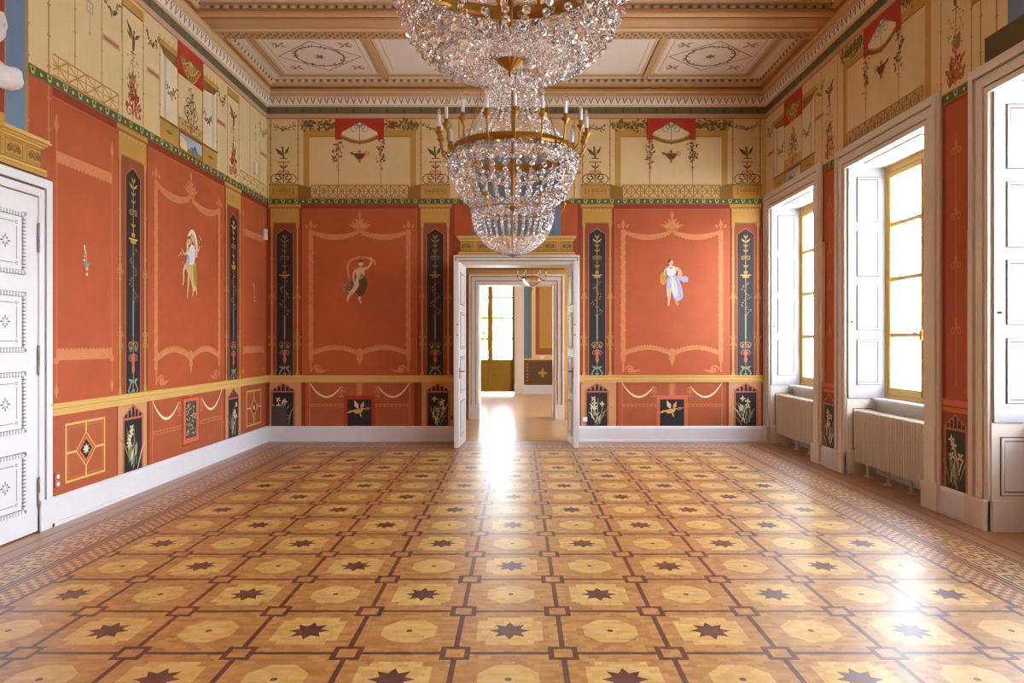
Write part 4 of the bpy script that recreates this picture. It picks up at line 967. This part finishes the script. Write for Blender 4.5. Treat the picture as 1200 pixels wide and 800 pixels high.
def arm_meshes():
    m = MB()
    m.tube([(.575, 0, .50), (.60, 0, .475), (.635, 0, .475), (.67, 0, .50), (.69, 0, .545), (.685, 0, .59), (.70, 0, .635)], [.008, .009, .0085, .008, .008, .0075, .009], 'gilt', 8)
    m.tube([(.63, 0, .478), (.645, 0, .45), (.67, 0, .448), (.675, 0, .47), (.66, 0, .475)], [.006, .006, .005, .005, .004], 'gilt', 6); m.lathe([(0, -.012), (.014, 0), (0, .012)], 'gilt', 10, (.583, 0, .50))
    a = m.mesh('candle_arm')
    m = MB(); m.lathe([(0, .62), (.016, .625), (.012, .64), (.03, .655), (.040, .672), (.036, .676), (.02, .668), (.015, .672), (.020, .70), (.021, .715), (0, .715)], 'gilt', 14, (.70, 0, 0)); c = m.mesh('drip_cup')
    m = MB(); m.lathe([(0, .70), (.0165, .70), (.0165, .822), (.012, .825), (0, .825)], 'candle_white', 14, (.70, 0, 0)); k = m.mesh('candle')
    m = MB(); m.lathe([(.006, .822), (.013, .832), (.018, .85), (.014, .872), (.006, .89), (.001, .90)], 'bulb_glass', 12, (.70, 0, 0)); b = m.mesh('bulb')
    return a, c, k, b
ARM = arm_meshes()
def low_arm_mesh():
    m = MB(); m.tube([(.39, 0, -.02), (.43, 0, -.05), (.47, 0, -.045), (.49, 0, -.01), (.485, 0, .02)], [.006, .007, .006, .006, .007], 'gilt', 8); m.tube([(.43, 0, -.05), (.44, 0, -.075), (.46, 0, -.07), (.455, 0, -.055)], .005, 'gilt', 6)
    m.lathe([(0, .01), (.012, .015), (.03, .03), (.026, .034), (.015, .03), (.016, .055), (0, .055)], 'gilt', 12, (.485, 0, 0)); a = m.mesh('small_candle_arm')
    m = MB(); m.lathe([(0, .05), (.013, .05), (.013, .14), (0, .145)], 'candle_white', 12, (.485, 0, 0)); return a, m.mesh('candle')
LOWARM = low_arm_mesh()
def chandelier(loc, lower, label, rot=0.0):
    r = tag(empty('crystal_chandelier', loc, rot), label, 'chandelier')
    m = MB(); band(m, .57, .475, .55, 'brass', .012); m.build('ring', r)
    ring_strands(r, S_BOWL, 30); ring_strands(r, S_FLAT, 30, .25, 'bottom_strand'); ring_strands(r, S_TENT, 36, .5, 'tent_strand')
    ring_strands(r, S_FEST, 18, .5, 'crystal_festoon'); ring_strands(r, S_FEST2, 18, 0, 'inner_festoon')
    m = MB()
    for k in range(56): a = 2 * pi * k / 56; bead(m, (.585 * cos(a), .585 * sin(a), .463), .027, k)
    m.build('bead_row', r)
    m = MB()
    for k in range(52): a = 2 * pi * k / 52; bead(m, (.365 * cos(a), .365 * sin(a), .003), .022, k)
    m.build('lower_bead_row', r)
    m = MB()                                    # fluted brass rosette with a drop
    vs, fs = [], []; seg = 48; prof = [(.012, -.05), (.02, -.04), (.03, -.028), (.045, -.018), (.060, -.004), (.066, .008), (.058, .014), (.01, .02)]
    for pr, pz in prof:
        for k in range(seg): a = 2 * pi * k / seg; f = 1 + (.10 * cos(a * 14) if pr > .04 else 0); vs.append((pr * f * cos(a), pr * f * sin(a), pz))
    for i in range(len(prof) - 1):
        for k in range(seg): k2 = (k + 1) % seg; fs.append((i * seg + k, i * seg + k2, (i + 1) * seg + k2, (i + 1) * seg + k))
    m.geo(vs, fs, 'gilt', True); m.lathe([(0, -.085), (.007, -.075), (.009, -.062), (.005, -.052), (.012, -.048)], 'gilt', 10); m.build('rosette', r)
    top = ZC - loc[2]
    m = MB(); m.tube([(0, 0, .01), (0, 0, 1.82)], .014, 'brass', 10); m.build('stem_rod', r)
    m = MB(); m.lathe([(0, 1.70), (.05, 1.72), (.115, 1.77), (.125, 1.80), (.11, 1.83), (.06, 1.86), (.02, 1.90), (0, 1.90)], 'gilt', 32); m.build('crown', r)
    m = MB(); m.tube([(0, 0, 1.88), (0, 0, top - .05)], .012, 'brass', 8); m.lathe([(0, top - .10), (.03, top - .09), (.09, top - .03), (.10, top - .003), (0, top - .003)], 'gilt', 24); m.build('ceiling_rod', r)
    for q in range(4):
        a = pi / 4 + q * pi / 2; m = MB(); m.tube([(.555 * cos(a), .555 * sin(a), .55), (.12 * cos(a), .12 * sin(a), 1.78)], .005, 'gilt', 6); m.build('support_rod', r)
    for k in range(18):
        a = put('candle_arm', ARM[0], r); a.rotation_euler = (0, 0, 2 * pi * k / 18 - pi / 2 + .035)
        put('drip_cup', ARM[1], a); put('candle', ARM[2], a); put('bulb', ARM[3], a)
    if lower:
        m = MB(); band(m, .370, -.050, -.038, 'gilt', .01); m.build('basket_ring', r)
        m = MB()
        for k in range(60): a = 2 * pi * k / 60; bead(m, (.385 * cos(a), .385 * sin(a), -.045), .019, k)
        m.build('basket_bead_row', r)
        ring_strands(r, S_LOW, 34, 0, 'basket_strand')
        m = MB(); m.tube([(0, 0, -.08), (0, 0, -.47)], .0045, 'brass', 8); m.lathe([(0, -.49), (.008, -.482), (.014, -.47), (.006, -.46), (0, -.455)], 'gilt', 10); m.build('finial_rod', r)
        for q in range(4):
            a = q * pi / 2 + .3; m = MB(); m.tube([(.372 * cos(a), .372 * sin(a), -.035), (.365 * cos(a), .365 * sin(a), .01)], .005, 'gilt', 6); m.build('basket_hook', r)
        for k in range(6):
            a = put('small_candle_arm', LOWARM[0], r); a.rotation_euler = (0, 0, 2 * pi * k / 6 + .02); put('candle', LOWARM[1], a)
    return r
chandelier((-.055, 6.6, 2.89), True, 'crystal chandelier with white candles and small bead basket below, nearer the doorway')
chandelier((-.042, 3.51, 3.02), False, 'large crystal chandelier cut off by the top of the picture, nearest the viewer', .07)
def small_chandelier(loc, top):
    r = tag(empty('small_chandelier', loc), 'small glass bowl chandelier hanging in the anteroom beyond the open doorway', 'chandelier')
    m = MB(); m.lathe([(.005, -.15), (.08, -.135), (.15, -.09), (.185, -.03), (.19, .02), (.182, .02), (.177, -.03), (.144, -.083), (.075, -.127), (.005, -.14)], 'crystal', 28); m.build('glass_bowl', r)
    m = MB(); band(m, .195, .0, .03, 'gilt', .01)
    m.lathe([(0, -.24), (.01, -.22), (.016, -.19), (.006, -.17), (.014, -.145), (0, -.14)], 'gilt', 10); m.build('ring', r)
    m = MB(); m.tube([(0, 0, -.14), (0, 0, top)], .006, 'brass', 8)
    for q in range(3): a = q * 2.094; m.tube([(.16 * cos(a), .16 * sin(a), .01), (0, 0, .5)], .003, 'brass', 6)
    m.lathe([(0, top - .06), (.05, top - .03), (.06, top), (0, top)], 'gilt', 16); m.build('hanging_rod', r)
    for k in range(6):
        m = MB(); m.tube([(.165, 0, .0), (.20, 0, -.035), (.245, 0, -.03), (.27, 0, .01), (.265, 0, .05)], [.006, .006, .006, .006, .007], 'gilt', 6); m.lathe([(0, .045), (.024, .055), (.02, .06), (.012, .06), (0, .06)], 'gilt', 10, (.265, 0, 0))
        a = m.build('candle_arm', r); a.rotation_euler = (0, 0, k * pi / 3 + .05)
        m = MB(); m.lathe([(0, .06), (.01, .06), (.01, .13), (0, .135)], 'candle_white', 10, (.265, 0, 0)); m.build('candle', a)
    return r
# ================================================================== parquet floor
def floor_material():
    m = bpy.data.materials.new('parquet'); m.use_nodes = True; nt = m.node_tree; b = nt.nodes['Principled BSDF']; MATS['parquet'] = m
    N = nt.nodes.new; LK = nt.links.new
    def setin(sock, v):
        if isinstance(v, (int, float)): sock.default_value = v
        else: LK(v, sock)
    def M(op, a, b_=None, c=None):
        n = N('ShaderNodeMath'); n.operation = op; setin(n.inputs[0], a)
        if b_ is not None: setin(n.inputs[1], b_)
        if c is not None: setin(n.inputs[2], c)
        return n.outputs[0]
    def lt(a, v): return M('LESS_THAN', a, v)
    def gt(a, v): return M('GREATER_THAN', a, v)
    def mix(f, a, b_):
        n = N('ShaderNodeMix'); n.data_type = 'RGBA'; setin(n.inputs[0], f)
        for i, v in ((6, a), (7, b_)):
            if isinstance(v, tuple): n.inputs[i].default_value = v
            else: LK(v, n.inputs[i])
        return n.outputs[2]
    g = N('ShaderNodeNewGeometry'); sp = N('ShaderNodeSeparateXYZ'); LK(g.outputs['Position'], sp.inputs[0])
    x, y = sp.outputs[0], sp.outputs[1]; S = .557
    u = M('DIVIDE', M('ADD', x, .3266), S); v = M('DIVIDE', M('ADD', y, -3.5736), S)
    fu, fv = M('FRACT', u), M('FRACT', v); par = M('FRACT', M('MULTIPLY', M('ADD', M('FLOOR', u), M('FLOOR', v)), .5))
    odd = gt(par, .25)
    lx, ly = M('SUBTRACT', fu, .5), M('SUBTRACT', fv, .5); ax, ay = M('ABSOLUTE', lx), M('ABSOLUTE', ly)
    mx = M('MAXIMUM', ax, ay)
    # small end-grain blocks
    def blocks(k1, k2, off):
        row = M('FLOOR', M('MULTIPLY', v, k2)); sh = M('MULTIPLY', M('FRACT', M('MULTIPLY', row, .5)), 1.0)
        cb = N('ShaderNodeCombineXYZ'); LK(M('FLOOR', M('ADD', M('MULTIPLY', u, k1), sh)), cb.inputs[0]); LK(row, cb.inputs[1]); cb.inputs[2].default_value = off
        w = N('ShaderNodeTexWhiteNoise'); w.noise_dimensions = '3D'; LK(cb.outputs[0], w.inputs['Vector']); return w.outputs['Value']
    bl = blocks(9.0, 18.0, 1.0)
    r2 = lambda c: lin(c)
    base = mix(bl, r2((176, 118, 54)), r2((206, 150, 78)))
    light = mix(bl, r2((214, 164, 84)), r2((232, 190, 110)))
    dark = mix(bl, r2((84, 40, 26)), r2((104, 54, 36)))
    # star cells
    rr = M('SQRT', M('ADD', M('MULTIPLY', lx, lx), M('MULTIPLY', ly, ly))); th = M('ARCTAN2', ly, lx)
    ph = M('ABSOLUTE', M('SUBTRACT', M('MULTIPLY', M('FRACT', M('ADD', M('DIVIDE', th, pi / 4), 8.5)), pi / 4), pi / 8))
    R, ri = .205, .118; x1, y1 = R, 0; x2, y2 = ri * cos(pi / 8), ri * sin(pi / 8); nx, ny = (y2 - y1), -(x2 - x1)
    cc = nx * x1 + ny * y1
    sd = M('ADD', M('MULTIPLY', M('MULTIPLY', rr, M('COSINE', ph)), nx), M('MULTIPLY', M('MULTIPLY', rr, M('SINE', ph)), ny))
    star = lt(sd, cc)
    plus = M('MAXIMUM', M('MULTIPLY', lt(ax, .325), lt(ay, .235)), M('MULTIPLY', lt(ax, .235), lt(ay, .325)))
    starcell = mix(star, mix(plus, base, light), dark)
    oc = M('MAXIMUM', mx, M('MULTIPLY', M('ADD', ax, ay), .7071))
    octc = mix(lt(rr, .03), mix(lt(oc, .265), base, light), dark)
    col = mix(odd, starcell, octc)
    line = gt(mx, .474); m2 = M('MAXIMUM', M('SUBTRACT', .5, ax), M('SUBTRACT', .5, ay))
    col = mix(line, col, dark); col = mix(lt(m2, .138), col, dark); col = mix(lt(m2, .085), col, base)
    # border
    dx = M('SUBTRACT', M('ABSOLUTE', M('ADD', x, .0473)), 3.0627); dy = M('MAXIMUM', M('SUBTRACT', y, 10.267), M('SUBTRACT', -.325, y))
    d = M('MAXIMUM', dx, dy); side = gt(dx, dy)
    t = M('ADD', M('MULTIPLY', side, y), M('MULTIPLY', M('SUBTRACT', 1.0, side), x))
    plank = N('ShaderNodeTexNoise'); plank.inputs['Scale'].default_value = 3; plank.inputs['Detail'].default_value = 6
    cbp = N('ShaderNodeCombineXYZ'); LK(M('MULTIPLY', d, 14), cbp.inputs[0]); LK(M('MULTIPLY', t, .8), cbp.inputs[1]); LK(cbp.outputs[0], plank.inputs['Vector'])
    bcol = mix(plank.outputs['Fac'], r2((150, 92, 48)), r2((196, 138, 82)))
    def chk(w, tt):                              # checker of w x t cells
        return gt(M('FRACT', M('MULTIPLY', M('ADD', M('FLOOR', w), M('FLOOR', tt)), .5)), .25)
    tan = mix(bl, r2((196, 142, 84)), r2((222, 172, 108)))
    def rng(a, b_): return M('MULTIPLY', gt(d, a), lt(d, b_))
    # inner band of small scattered squares
    sq = M('MULTIPLY', chk(M('DIVIDE', d, .045), M('DIVIDE', t, .045)), gt(M('FRACT', M('DIVIDE', t, .09)), .0))
    inner = mix(sq, tan, r2((148, 88, 54)))
    # broad key band: squares inside squares
    kt = M('ABSOLUTE', M('SUBTRACT', M('FRACT', M('DIVIDE', t, .16)), .5)); kd = M('ABSOLUTE', M('SUBTRACT', M('FRACT', M('DIVIDE', M('SUBTRACT', d, .27), .16)), .5))
    kc = M('MAXIMUM', kt, kd); key = M('MAXIMUM', M('MULTIPLY', gt(kc, .20), lt(kc, .32)), gt(M('ADD', kt, kd), .84))
    key = M('MAXIMUM', key, lt(kc, .08))
    broad = mix(key, tan, dark)
    bcol = mix(rng(.0, .20), bcol, inner); bcol = mix(rng(.27, .59), bcol, broad)
    for a, w in ((-.013, .028), (.19, .016), (.225, .022), (.262, .016), (.585, .018), (.62, .022)): bcol = mix(rng(a, a + w), bcol, dark)
    bcol = mix(rng(.76, .79), bcol, r2((112, 62, 34)))
    col = mix(gt(d, 0.0), col, bcol)
    # wear and sheen
    nz = N('ShaderNodeTexNoise'); nz.inputs['Scale'].default_value = 1.3; nz.inputs['Detail'].default_value = 6; LK(g.outputs['Position'], nz.inputs['Vector'])
    hs = N('ShaderNodeHueSaturation'); LK(col, hs.inputs['Color']); mr = N('ShaderNodeMapRange'); mr.inputs[3].default_value = .88; mr.inputs[4].default_value = 1.1; LK(nz.outputs['Fac'], mr.inputs[0]); LK(mr.outputs[0], hs.inputs['Value'])
    LK(hs.outputs[0], b.inputs['Base Color'])
    ro = N('ShaderNodeMapRange'); ro.inputs[1].default_value = .3; ro.inputs[2].default_value = .7; ro.inputs[3].default_value = FLOOR_ROUGH - .04; ro.inputs[4].default_value = FLOOR_ROUGH + .05; LK(nz.outputs['Fac'], ro.inputs[0]); LK(ro.outputs[0], b.inputs['Roughness'])
    b.inputs['Specular IOR Level'].default_value = FLOOR_SPEC; b.inputs['Coat Weight'].default_value = .6; b.inputs['Coat Roughness'].default_value = .31; b.inputs['Coat IOR'].default_value = 1.5
    n2 = N('ShaderNodeTexNoise'); n2.inputs['Scale'].default_value = 5; n2.inputs['Detail'].default_value = 3; LK(g.outputs['Position'], n2.inputs['Vector'])
    ad = M('ADD', M('MULTIPLY', n2.outputs['Fac'], .6), M('MULTIPLY', bl, .05)); bp = N('ShaderNodeBump'); bp.inputs['Strength'].default_value = .12; bp.inputs['Distance'].default_value = .01
    LK(ad, bp.inputs['Height']); LK(bp.outputs[0], b.inputs['Normal'])
FLOOR_ROUGH, FLOOR_SPEC = .46, .8
floor_material()
m = MB(); m.box(XL, XR + .36, YF, YB + .02, -.3, 0, 'parquet')
structure(m.build('floor'), 'glossy inlaid parquet floor of squares with dark eight-pointed stars', 'floor')

# ================================================================== rooms beyond the doorway
A0, A1, B0, B1, HR = YB + .45, 14.45, 14.90, 21.5, 4.6
m = MB(); m.box(XL, XR, YB + .02, A1 + .2, -.3, 0, 'parquet_plain'); structure(m.build('floor_anteroom'), 'plain polished wooden floor of the anteroom just beyond the doorway', 'floor')
m = MB(); m.box(XL, XR, A1 + .2, B1 + .5, -.3, 0, 'parquet_plain'); structure(m.build('floor_far'), 'plain polished wooden floor of the farthest room', 'floor')
I0, I1, IZ = -.837, .753, 2.82
m = MB(); m.box(XL, I0, A1, B0, 0, HR, 'ochre'); m.box(I1, XR, A1, B0, 0, HR, 'ochre'); m.box(I0, I1, A1, B0, IZ, HR, 'ochre')
structure(m.build('wall_middle'), 'ochre wall between anteroom and farthest room, around the inner doorway', 'wall')
fn = lambda u, z, o: (u, A1 - o, z)
m = MB(); sweep_frame(m, fn, I0, I1, IZ, ((0, .05, 0, .03, 'trim_white'), (.05, .065, 0, .02, 'groove'), (.065, .14, 0, .045, 'trim_white'), (.14, .155, 0, .03, 'groove'), (.155, .195, 0, .06, 'trim_white')))
for x0, x1 in ((I0, I0 + .025), (I1 - .025, I1)): m.box(x0, x1, A1, B0, 0, IZ, 'trim_white')
m.box(I0, I1, A1, B0, IZ - .025, IZ, 'trim_white')
for x0, x1 in ((I0 - .2, I0), (I1, I1 + .2)): m.box(x0, x1, A1 - .065, A1, 0, .3, 'trim_white')
structure(m.build('door_3'), 'white casing of the inner doorway seen through the open double doorway', 'door casing')
for nm, x, lab in (('wall_anteroom_left', XL, 'side wall of the anteroom and the farthest room, without windows'),):
    m = MB(); m.box(x - .3, x, YB + .45, B1 + .5, 0, HR, 'ochre'); structure(m.build(nm), lab, 'wall')
m = MB(); op = [(12.25, 13.85), (15.3, 17.6)]
ed = [YB + .45] + [v for q in op for v in q] + [B1 + .5]
for i in range(0, len(ed), 2): m.box(XR, XR + .6, ed[i], ed[i + 1], 0, HR, 'ochre')
for a, b in op: m.box(XR, XR + .6, a, b, 3.7, HR, 'ochre'); m.box(XR, XR + .6, a, b, 0, .5, 'ochre')
structure(m.build('wall_anteroom_right'), 'window wall of the anteroom and the farthest room', 'wall')
m = MB(); m.box(XL - .3, XR + .6, YB + .45, B1 + .5, HR, HR + .2, 'ceil_white'); structure(m.build('ceiling_anteroom'), 'pale ceiling over the rooms beyond the doorway', 'ceiling')
K3 = B1 / F
def FX(px): return (px - VX) * K3
def FZ(py): return H + (VY - py) * K3
GX0, GX1, GZ = -1.62, -.12, 3.75
m = MB(); m.box(XL, GX0, B1, B1 + .5, 0, HR, 'cream'); m.box(GX1, XR, B1, B1 + .5, 0, HR, 'cream'); m.box(GX0, GX1, B1, B1 + .5, GZ, HR, 'cream')
wf = structure(m.build('wall_far'), 'farthest wall with blue strip, ochre panel and brown dado, beside the glazed garden door', 'wall')
def far(u, z, o): return (u, B1 - o, z)
def far_paint(p):
    p.rect(FX(612), XR, .3, HR, 'cream'); p.rect(FX(613), FX(623), FZ(420), HR, 'slate_blue'); p.rect(FX(615), FX(618), FZ(420), HR, 'blue_paint')
    p.rect(FX(627.5), XR, FZ(415.5), HR, 'brown_band'); p.rect(FX(632.5), XR, FZ(407.5), HR, 'gold_light'); p.rect(FX(633), XR, FZ(407), HR, 'ochre')
paint('wall_panels', far, wf, far_paint)
def far_dado(p):
    p.rect(FX(613), XR, .28, FZ(421.5), 'dado_brown'); p.rect(FX(613), XR, FZ(424), FZ(421.5), 'red_brown'); p.rect(FX(622), XR, FZ(449), FZ(424), 'umber')
    c, z = FX(636), FZ(437)
    for q in range(4): p.petal(c, z, q * pi / 2, .17, .04, 'gold_line'); p.petal(c, z, q * pi / 2 + pi / 4, .09, .03, 'gold_line')
    for k in range(6): p.disc(FX(618), .42 + k * .1, .035, 'red_line', n=4)
paint('dado_band', far, wf, far_dado, base=.003)
m = MB(); m.box(FX(613), XR, B1 - .04, B1, 0, .28, 'skirt_white'); structure(m.build('baseboard_far'), 'white baseboard of the farthest wall, seen through both doorways', 'baseboard')
gd = structure(empty('door_4', ((GX0 + GX1) / 2, B1, 0)), 'glazed olive-brown garden door at the far end of the room sequence', 'door')
m = MB()
for q in ((GX1, FX(614)), (GX0 - .3, GX0)):
    m.box(q[0] - gd.location.x, q[1] - gd.location.x, -.05, .0, 0, GZ + .2, 'trim_white'); m.box(q[0] - gd.location.x + .06, q[1] - gd.location.x - .05, -.08, -.05, 0, GZ + .2, 'trim_white'); m.box(q[0] - gd.location.x - .01, q[1] - gd.location.x + .01, -.1, .0, 0, .3, 'trim_white')
m.box(GX0 - .3 - gd.location.x, FX(614) - gd.location.x, -.08, 0, GZ, GZ + .25, 'trim_white'); m.build('door_casing', gd)
for s in (-1, 1):
    m = MB(); a, b = (0, (GX1 - GX0) / 2); A, B = min(s * a, s * b), max(s * a, s * b); y0, y1 = .12, .18
    for u0, u1 in ((A, A + .065), (B - .085, B)): m.box(u0, u1, y0, y1, .05, GZ, 'french_wood', .006)
    for z0, z1 in ((.05, 1.07), (GZ - .1, GZ)): m.box(A + .06, B - .06, y0, y1, z0, z1, 'french_wood', .006)
    for z in (1.71, 2.356, 3.0): m.box(A + .06, B - .06, y0 + .01, y1 - .01, z - .022, z + .022, 'french_wood', .004)
    for e, o in ((0, .012), (.03, .004), (.05, .016)): m.box(A + .1 + e, B - .13 - e, y0 - o, y0, .2 + e, .92 - e, 'french_wood', .003)
    lf = m.build('door_leaf', gd)
    m = MB(); m.box(A + .06, B - .06, .148, .152, 1.06, GZ - .09, 'window_glass'); m.build('glass_pane', lf)
fitting('wall_socket', 'tiny white socket on the farthest wall above the brown dado', 'socket', (FX(635.5), B1 - .003, FZ(418.5)), (.12, .10), ('plastic_white', 'plastic_white'), 'back')
small_chandelier((.25, 12.9, 2.79), HR - 2.79)
m = MB(); m.box(I0 - .22, I1 + .22, A1 - .09, A1, 3.02, 3.10, 'gold'); m.box(I0 - .2, I1 + .2, A1 - .05, A1, 3.10, 3.36, 'gold_dark'); m.box(I0 - .24, I1 + .24, A1 - .1, A1, 3.36, 3.42, 'gold')
structure(m.build('trim_7'), 'gilded ledge above the inner doorway casing', 'overdoor ledge')

# ================================================================== outside
m = MB(); m.box(-60, 90, -60, 110, -1.0, -.62, 'ground_gravel'); structure(m.build('ground'), 'pale gravel ground outside the windows and the garden door', 'ground')
def shrub(x, y, z0, h, r, lab):
    t = tag(empty('garden_tree', (x, y, z0)), lab, 'tree', 'trees outside')
    m = MB(); m.tube([(0, 0, 0), (.05, .03, h * .35), (-.02, .02, h * .7)], [.12, .09, .04], 'bark', 8); m.build('trunk', t)
    m = MB(); rnd = random.Random(int(x * 10))
    for k in range(1500):
        a, b = rnd.uniform(0, 6.283), rnd.uniform(-1.2, 1.5); q = r * rnd.uniform(.55, 1) * (1 + .25 * sin(3 * a + x) * cos(2 * b))
        c = Vector((q * cos(b) * cos(a), q * cos(b) * sin(a), h * .68 + q * sin(b) * h * .32 / r)); s = rnd.uniform(.09, .2)
        d1 = Vector((rnd.uniform(-1, 1), rnd.uniform(-1, 1), rnd.uniform(-1, 1))).normalized(); d2 = d1.orthogonal().normalized()
        m.face([c - d1 * s, c + d2 * s * .5, c + d1 * s, c - d2 * s * .5], 'foliage')
    m.build('foliage', t); return t
for x, y, h, r in ((-2.6, 31, 4.2, 1.9), (-5.2, 36, 6.0, 2.6), (4.8, 43, 6.5, 2.8)): shrub(x, y, -.62, h, r, 'pale green tree in the garden behind the glazed far door')

# ================================================================== light
w = bpy.data.worlds.new('sky'); SC.world = w; w.use_nodes = True; nt = w.node_tree
bg = nt.nodes['Background']; tc = nt.nodes.new('ShaderNodeTexCoord'); sx = nt.nodes.new('ShaderNodeSeparateXYZ'); cr = nt.nodes.new('ShaderNodeValToRGB')
nt.links.new(tc.outputs['Generated'], sx.inputs[0]); nt.links.new(sx.outputs[2], cr.inputs[0]); nt.links.new(cr.outputs[0], bg.inputs[0])
def wm(op, a, v):                                # sky strength shaped for the interior: added brightness toward +x and +y, dimmer elsewhere
    n = nt.nodes.new('ShaderNodeMath'); n.operation = op; nt.links.new(a, n.inputs[0]); n.inputs[1].default_value = v; return n.outputs[0]
sky = wm('ADD', wm('MULTIPLY', wm('MAXIMUM', sx.outputs[0], 0.0), 14.0), 1.8); garden = wm('MULTIPLY', wm('MAXIMUM', sx.outputs[1], 0.0), 8.0)
tot = nt.nodes.new('ShaderNodeMath'); tot.operation = 'ADD'; nt.links.new(sky, tot.inputs[0]); nt.links.new(garden, tot.inputs[1]); nt.links.new(tot.outputs[0], bg.inputs[1])
cr.color_ramp.elements[0].position = 0.0; cr.color_ramp.elements[0].color = (.85, .94, 1.03, 1); cr.color_ramp.elements[1].position = .9; cr.color_ramp.elements[1].color = (.58, .76, 1.05, 1)
sl = bpy.data.lights.new('sun', 'SUN'); sl.energy = SUN = 60; sl.angle = .02; sl.color = (.93, .97, 1.0)
so = bpy.data.objects.new('sun', sl); COL.objects.link(so); so.rotation_euler = Vector((.15, .6, -.78)).to_track_quat('-Z', 'Y').to_euler(); so.location = (20, -20, 30)
def portal(loc, rot, sx_, sy_):
    l = bpy.data.lights.new('window_portal', 'AREA'); l.shape = 'RECTANGLE'; l.size, l.size_y = sx_, sy_; l.cycles.is_portal = True
    o = bpy.data.objects.new('window_portal', l); COL.objects.link(o); o.location = loc; o.rotation_euler = rot; return o
for c in W: portal((XR + .62, c, 2.33), (0, pi / 2, 0), 2.85, 1.6)
for a, b in op: portal((XR + .58, (a + b) / 2, 2.1), (0, pi / 2, 0), 3.2, b - a)
portal(((GX0 + GX1) / 2, B1 + .4, 2.4), (-pi / 2, 0, 0), GX1 - GX0, 2.7)

# ================================================================== camera
cam = bpy.data.cameras.new('camera'); co = bpy.data.objects.new('camera', cam); COL.objects.link(co); SC.camera = co
co.location = (0, 0, H); co.rotation_euler = (pi / 2, 0, 0); cam.sensor_width = 36; cam.lens = F * 36 / 1200
cam.shift_x = -(VX - 600) / 1200; cam.shift_y = (VY - 400) / 1200; cam.clip_start = .05; cam.clip_end = 300
vs = SC.view_settings; vs.view_transform = 'Standard'; vs.look = 'None'; vs.gamma = 1; vs.use_curve_mapping = False; vs.exposure = EXPO = .87
cy = SC.cycles; cy.use_denoising = True; cy.max_bounces = 12; cy.diffuse_bounces = 3; cy.glossy_bounces = 6; cy.transmission_bounces = 10; cy.transparent_max_bounces = 12
cy.caustics_reflective = False; cy.caustics_refractive = False; cy.sample_clamp_indirect = 8; cy.use_adaptive_sampling = True; cy.adaptive_threshold = .02
